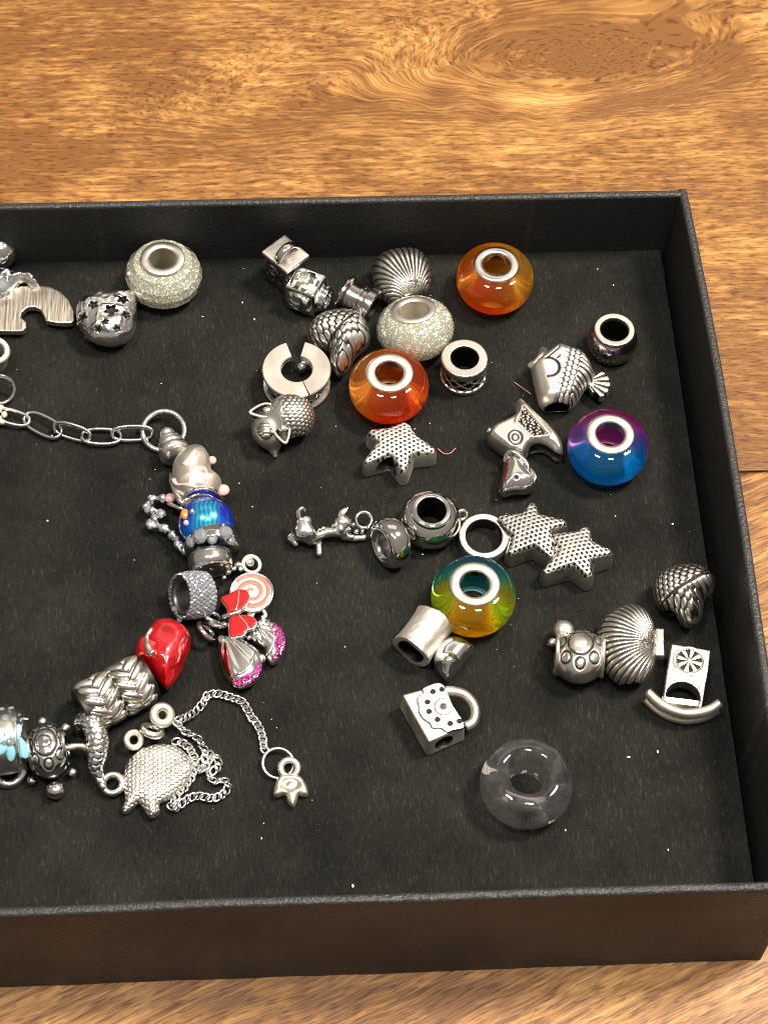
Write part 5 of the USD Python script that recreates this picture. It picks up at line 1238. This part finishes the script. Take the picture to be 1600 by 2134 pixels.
# bells with a bow
t = Thing('bell_charm', 'pair of silver bells with magenta glitter rims under a red bow', 'charm', (*d2(1000, 900)[:2], 0))
b1p = Poly([d2(x, y, 2.6) for x, y in ((770, 880), (860, 870), (960, 880), (1060, 930), (1150, 1000), (1192, 1130), (1120, 1285), (970, 1340), (860, 1260), (805, 1130))], 0.2)
b2p = Poly([d2(x, y, 2.2) for x, y in ((1060, 880), (1090, 760), (1180, 698), (1290, 720), (1375, 830), (1392, 960), (1335, 1085), (1265, 1120), (1215, 1050), (1190, 960))], 0.2)
A1 = d2(830, 880, 2.6); A2 = d2(1120, 790, 2.2)
for nm, po, apex, zc, hh in (('bell', b2p, A2, 1.5, 1.5), ('bell', b1p, A1, 2.1, 2.0)):
    fbell = lambda X: np.maximum(pillow(X, po, zc, hh, 2.2) + 0.09 * np.cos(np.arctan2(X[:, 1] - apex[1], X[:, 0] - apex[0]) * 16), 0.05 - X[:, 2])
    fit(t, nm, fbell, po, 0, zc + hh + .2, 'chrome', 0.15)
def patchmesh(cr, pts, fbody, up=0.12, th=0.3):
    q = [raise_to(cr, x, y, fbody) for x, y in pts]; return q
fb1 = lambda X: pillow(X, b1p, 2.1, 2.0, 2.2); fb2 = lambda X: pillow(X, b2p, 1.5, 1.5, 2.2)
for fbx, pts, wr in ((fb1, ((1165, 1125), (1120, 1200), (1050, 1262), (970, 1295), (895, 1285)), 0.95), (fb2, ((1290, 755), (1330, 830), (1345, 930), (1320, 1030), (1270, 1090)), 0.88)):
    pth = on_line(d2, pts, fbx); w = np.sin(np.linspace(0.25, np.pi - 0.25, len(pth))) * wr
    t.part('glitter_rim', tube(pth, w, seg=12, flat=(1.15, 0.45)), 'glitter_pink')
for fbx, pts in ((fb1, ((1120, 1020), (1090, 1110), (1010, 1200), (890, 1245))), (fb2, ((1240, 730), (1290, 850), (1275, 970), (1225, 1050)))):
    t.part('mouth_line', tube(on_line(d2, pts, fbx), 0.25, seg=8), 'chrome')
t.part('clapper', ball(d2(1170, 1080, 2.2), 0.8, 2), 'cream'); t.part('clapper', ball(d2(835, 770, 2.6), 0.75, 2), 'chrome')
t.part('bobble', ball(d2(1060, 885, 2.4), 0.5, 2), 'chrome'); t.part('bobble', ball(d2(1010, 870, 2.8), 0.45, 2), 'chrome')
zb = 4.3
for pts, sub in ((((790, 515), (870, 475), (940, 437), (985, 432), (1040, 440), (1068, 500), (1045, 580), (975, 640), (905, 655), (865, 655), (845, 600)), ((965, 455), (960, 560), (940, 630))),
                 (((880, 700), (950, 672), (1040, 672), (1105, 690), (1138, 740), (1105, 800), (1045, 820), (1015, 868), (950, 885), (892, 888), (868, 830)), ((975, 690), (1040, 760), (1055, 800)))):
    po = Poly([d2(x, y, zb) for x, y in pts], 0.1)
    lobe = fit(t, 'bow_lobe', lambda X: slab(X, po, zb - 0.9, zb - 0.02, 0.2) - 0.0, po, zb - 1, zb + .2, 'chrome', 0.15)
    pi = Poly([np.append(p, zb) for p in po.v], 0, spline=False)
    fit(t, 'red_enamel', lambda X: pillow(X, pi, zb - 0.10, 0.32, 0.6) + 0.0 + np.maximum(pi(X) + 0.28, 0), po, zb - 0.6, zb + 0.5, 'red', 0.13, parent=lobe)
    t.part('bow_vein', tube(np.array([d2(x, y, zb + 0.2) for x, y in sub]), 0.2, seg=8), 'chrome')
t.part('bow_knot', tube(smooth_open([d2(820, 690, 3.8), d2(880, 675, 4.4), d2(960, 650, 4.6), d2(1000, 625, 4.4)], 5), 0.42, seg=10), 'chrome')
t.part('jump_ring', tube(ringpath(d2(770, 760, 2.6), (0.2, 0.7, 0.6), 1.5, 36), 0.36, True, 10), 'chrome')

# red heart bead
po = Poly([d2(x, y, 4.0) for x, y in ((150, 800), (200, 752), (300, 738), (420, 768), (510, 850), (528, 940), (475, 1080), (405, 1230), (315, 1340), (262, 1325), (180, 1240), (70, 1140), (10, 1060), (25, 960), (85, 890))], 0.25); ctr = po.centre()
t = Thing('heart_bead', 'glossy translucent red heart bead on the bracelet', 'bead', (*ctr, 0))
sl = [d2(x, y, 4.0)[:2] for x, y in ((150, 800), (110, 890), (130, 990), (190, 1050))]
def seam(X): return np.min([np.hypot(*(X[:, :2] - p).T) for p in smooth_open([(*a, 0) for a in sl], 8)[:, :2]], 0)
fh = lambda X: np.maximum(pillow(X, po, 4.0, 4.0, 3.0) + 1.1 * np.abs(nz(X, 0.38, 17) - 0.5) + 0.6 * np.exp(-(seam(X) / 0.45) ** 2) + 0.8 * (nz(X, 0.34, 7) - 0.5) + 0.10 * (nz(X, 1.1, 8) - 0.5), 0.05 - X[:, 2])
fit(t, 'enamel', fh, po, 0, 8.2, 'red_glass', 0.16)
t.part('silver_line', tube(on_line(d2, ((160, 800), (115, 890), (135, 985), (180, 1040)), fh) - [0, 0, 0.05], np.linspace(0.35, 0.75, 16), seg=10), 'silver')

# plaited leaf barrel
a, b = d3(210, 640, 4.1), d3(800, 330, 4.1); b = b; ax = nrm((b - a) * [1, 1, 0]); L = np.linalg.norm(b - a) / 2; c = (a + b) / 2
t = Thing('plaited_barrel_bead', 'silver barrel bead plaited with two rows of leaves, below the red heart', 'bead', (c[0], c[1], 0))
Bp = np.array([ax, np.cross([0, 0, 1], ax), [0, 0, 1]])
def fbar(X): q = loc(X, c, Bp); return smax(np.hypot(q[:, 1], q[:, 2]) - 3.65 + 0.12 * np.exp(-(q[:, 0] / 0.3) ** 2), np.maximum(np.abs(q[:, 0]) - L - 0.6, 2.0 - np.hypot(q[:, 1], q[:, 2])), 0.3)
fitb(t, 'barrel', lambda X: np.maximum(fbar(X), 0.05 - X[:, 2]), *around(a, b, r=4.6), 'silver', 0.18, lambda X: np.full(len(X), 0.72))
for row in (0, 1):
    s0 = -L * 0.98 + row * L * 0.98
    for k in range(8):
        for h in (0, 1):
            ph = math.radians(-82 + k * 34 + h * 12); off = s0 + (0.30 if h == 0 else 0.72) * L * 0.98
            n = math.cos(ph) * Bp[2] + math.sin(ph) * Bp[1] * -1; tg = np.cross(ax, n)
            p = c + ax * off + n * 3.62
            if p[2] < 0.9: continue
            ang = math.radians(38 if h == 0 else -38); u = ax * math.cos(ang) + tg * math.sin(ang); w = np.cross(n, u); Bl = np.array([u, w, n])
            v, f, pt = surf(lambda X: ell(X, p, (2.0, 1.02, 0.8), Bl) + 0.16 * np.exp(-((loc(X, p, Bl)[:, 1] - 0.18) / 0.10) ** 2), p - 2.1, p + 2.1, 0.2, lambda X: 0.9 * np.exp(-((loc(X, p, Bl)[:, 1] - 0.18) / 0.13) ** 2))
            t.part('leaf', (v, f, pt), 'silver')
c = P(338, 1491, 3.6); t.part('loop', tube(ringpath(c, (0.35, -0.35, 0.85), 1.35, 36), 0.72, True, 12), 'cream')
t.part('ribbed_end', lathe([(2.2, 0)] + [(3.5 - 0.22 * (k % 2), 0.1 + 0.22 * k) for k in range(7)] + [(2.2, 1.6)], d3(860, 620, 2.7) * [1, 1, 0] + [0, 0, 2.9] - ax * 0.4, nrm(d3(700, 800, 2.8) - d3(560, 620, 2.8)) * 0.4 + ax * 0.2, 48), 'silver', smooth=30, patina=np.repeat([0.8] + [0.7 * (k % 2) for k in range(7)] + [0.8], 48)) if False else None

# serpent bail
z = lambda x, y, zz: d3(x, y, zz)
t = Thing('serpent_bail', 'scaly curved silver bail linking bracelet to the scaly turtle pendant', 'charm', (*d3(280, 1000)[:2], 0))
bp = [z(150, 800, 3.0), z(190, 740, 4.2), z(270, 745, 5.2), z(315, 840, 4.8), z(335, 960, 4.2), z(330, 1080, 3.6), z(320, 1180, 2.8), z(350, 1280, 2.0), z(390, 1370, 1.5)]
rs = [0.9, 1.3, 1.6, 1.85, 1.85, 1.6, 1.2, 0.8, 0.7]; ps = smooth_open(bp, 4); rr = np.interp(np.linspace(0, 1, len(ps)), np.linspace(0, 1, len(rs)), rs)
def gs(X): return scales(X[:, 0] + 0.4 * X[:, 2], X[:, 1] * 1.0 + 0.5 * X[:, 2], 1.3, 1.1, 0.2)
fitb(t, 'body', lambda X: np.maximum(chain(X, ps, rr, 0.15) + 0.18 * gs(X), 0.05 - X[:, 2]), *around(*bp, r=2.2), 'chrome', 0.15, lambda X: 0.7 * gs(X))
t.part('loop', tube(ringpath(z(480, 1345, 1.4), (-0.1, -0.2, 1), 1.5, 36), 0.55, True, 10), 'silver')
pth = smooth_open([z(10, 1010, 4.6), z(90, 990, 5.0), z(180, 985, 4.6), z(230, 1010, 3.6)], 4)
for k, p in enumerate(pth): t.part('pearl', ball(p, 0.5, 1), 'cream')

# scaly turtle pendant, its back up
po = Poly([d5(x, y, 2.2) for x, y in ((172, 770), (180, 690), (225, 590), (320, 510), (440, 480), (560, 500), (640, 570), (678, 650), (640, 740), (560, 830), (470, 885), (438, 900), (440, 960), (385, 1000), (340, 965), (300, 900), (270, 915), (205, 968), (172, 940), (195, 870))], 0.1); ctr = po.centre()
t = Thing('turtle_pendant', 'oval scaly silver turtle pendant lying front of the plaited barrel bead', 'pendant', (*ctr, 0))
gd = lambda X: 1 - hexdots((X[:, 0] - ctr[0]) * 0.85 + (X[:, 1] - ctr[1]) * 0.5, -(X[:, 0] - ctr[0]) * 0.5 + (X[:, 1] - ctr[1]) * 0.85, 0.78, 0.37)
fit(t, 'shell', lambda X: np.maximum(pillow(X, po, 0.9, 1.5, 2.6) + 0.20 * gd(X) * (X[:, 2] > 1.0), 0.05 - X[:, 2]), po, 0, 2.6, 'silver', 0.13, lambda X: 0.6 * gd(X) * (X[:, 2] > 0.95))
t.part('top_loop', tube(ringpath(d5(262, 475, 2.2), (0.4, -0.4, 0.8), 1.2, 32), 0.5, True, 10), 'cream')
t.part('side_loop', tube(ringpath(d5(390, 410, 2.6), (0.3, 0.5, 0.7), 1.5, 32), 0.6, True, 10), 'chrome')

# safety chain and its flower drop
route = [(540, 480), (610, 500), (665, 560), (690, 640), (672, 720), (625, 800), (570, 860), (525, 920), (545, 950), (600, 915), (650, 880), (720, 865), (800, 880), (870, 860), (918, 800), (885, 755), (825, 765), (790, 712), (845, 665), (842, 600), (800, 575), (790, 620), (735, 685), (705, 650), (755, 605), (750, 535), (700, 465), (625, 435), (560, 375), (600, 350), (680, 285), (745, 215), (775, 165), (850, 155), (940, 180), (1020, 215), (1075, 310), (1125, 375), (1155, 450), (1165, 520), (1185, 580)]
rp = np.array([d5(x, y, 0.75 if i > 8 else 0.9) for i, (x, y) in enumerate(route)]); rp[26:30, 2] = [1.2, 1.6, 2.2, 1.8]; sp = smooth_open(rp, 14)
cum = np.r_[0, np.cumsum(np.linalg.norm(np.diff(sp, axis=0), axis=1))]; step = 0.98; sv = np.arange(step / 2, cum[-1], step)
t = Thing('safety_chain', 'fine silver curb chain snaking from plaited barrel bead to the flower drop', 'chain', (*d5(760, 520)[:2], 0))
for k, s in enumerate(sv):
    p = np.array([np.interp(s, cum, sp[:, i]) for i in range(3)]); q = np.array([np.interp(min(s + 0.1, cum[-1]), cum, sp[:, i]) for i in range(3)]); d = nrm(q - p + 1e-6)
    sd = nrm(np.cross([0, 0, 1], d)); up = np.cross(d, sd); roll = 0.75 if k % 2 else 0.35; s1 = sd * math.cos(roll) + up * math.sin(roll)
    th = np.linspace(0, 2 * np.pi, 14, endpoint=False); tw = d * 0.96 + sd * 0.28
    t.part('link', tube(p + np.cos(th)[:, None] * 0.78 * tw + np.sin(th)[:, None] * 0.56 * s1, 0.21, True, 6), 'chrome')
t.part('ring', tube(ringpath(d5(1265, 637, 0.9), (0.1, -0.15, 1), 2.45, 48), 0.26, True, 10), 'chrome')
po = Poly([d5(x, y, 1.6) for x, y in ((1232, 850), (1240, 780), (1275, 715), (1340, 708), (1420, 718), (1465, 780), (1475, 845), (1440, 858), (1408, 850), (1395, 890), (1372, 930), (1335, 905), (1312, 850), (1265, 862))], 0.0); ctr = po.centre()
t = Thing('flower_drop', 'pale silver flower bud drop at the end of the fine chain', 'pendant', (*ctr, 0)); fc = d5(1350, 780, 1.8)
fit(t, 'flower', lambda X: np.maximum(pillow(X, po, 0.9, 1.0, 0.9) + 0.45 * np.exp(-((np.hypot((X[:, 0] - fc[0]) / 1.35, X[:, 1] - fc[1]) / 1.1) ** 4)) * (X[:, 2] > 1) - 0.3 * np.exp(-(np.hypot(X[:, 0] - fc[0], X[:, 1] - fc[1]) / 0.6) ** 2), 0.05 - X[:, 2]), po, 0, 2.4, 'cream', 0.12)
t.part('loop', tube(ringpath(d5(1342, 672, 1.3), (0, -0.2, 1), 1.35, 32), 0.55, True, 10), 'cream')

# flower bead at the left edge
c = P(-8, 1548, 4.6); t = Thing('flower_bead', 'silver barrel bead with light blue enamel flower at the left edge', 'bead', (c[0], c[1], 0)); axf = nrm((1, 0.06, 0.08)); Bq = basis(axf)
t.part('barrel', lathe(rounded([(2.2, -3.6), (4.6, -3.6), (5.1, -2.6), (5.2, 0), (5.1, 2.6), (4.6, 3.7), (4.0, 4.0), (2.2, 3.9)], 4), c, axf, 72), 'silver', patina=np.repeat([0.25] * 32, 72))
fbq = lambda X: cyl(X, c, axf, 5.2, 3.9, 0.8)
fo = raise_to(d4, 140, 905, fbq)
for k in range(6):
    a = k * np.pi / 3 + 0.3; x, y = 110 + 125 * math.cos(a), 900 + 150 * math.sin(a)
    p = raise_to(d4, x, y, fbq); n = nrm((p - c) - axf * ((p - c) @ axf)); u = nrm(p - fo); w = np.cross(n, u); Bl = np.array([u, w, n])
    t.part('petal', surf(lambda X: ell(X, p, (1.45, 0.72, 0.28), Bl), p - 1.7, p + 1.7, 0.2), 'sky_blue')
t.part('rhinestone', gem(fo, nrm(fo - c), 0.8, 8), 'gem', smooth=False)
for x, y in ((20, 480), (140, 470), (60, 600), (230, 560), (100, 720), (240, 690), (20, 820), (270, 870), (60, 920), (290, 1000), (170, 620), (30, 680)):
    p = raise_to(d4, x, y, fbq); n = nrm((p - c) - axf * ((p - c) @ axf)); t.part('rhinestone', gem(p, n, 0.55 if (x + y) % 3 else 0.75, 7), 'gem', smooth=False)
t.part('hanging_ring', tube(ringpath(d4(110, 1260, 1.6), (0.2, -0.5, 0.8), 2.3, 36), 0.75, True, 12), 'chrome')
t.part('edge_ring', tube(ringpath(c + axf * 3.9, axf, 4.5, 60), 0.3, True, 8), 'chrome')
t.part('spike', tube([d4(300, 600, 6.0), d4(360, 610, 6.4)], [0.4, 0.15], seg=8), 'chrome')
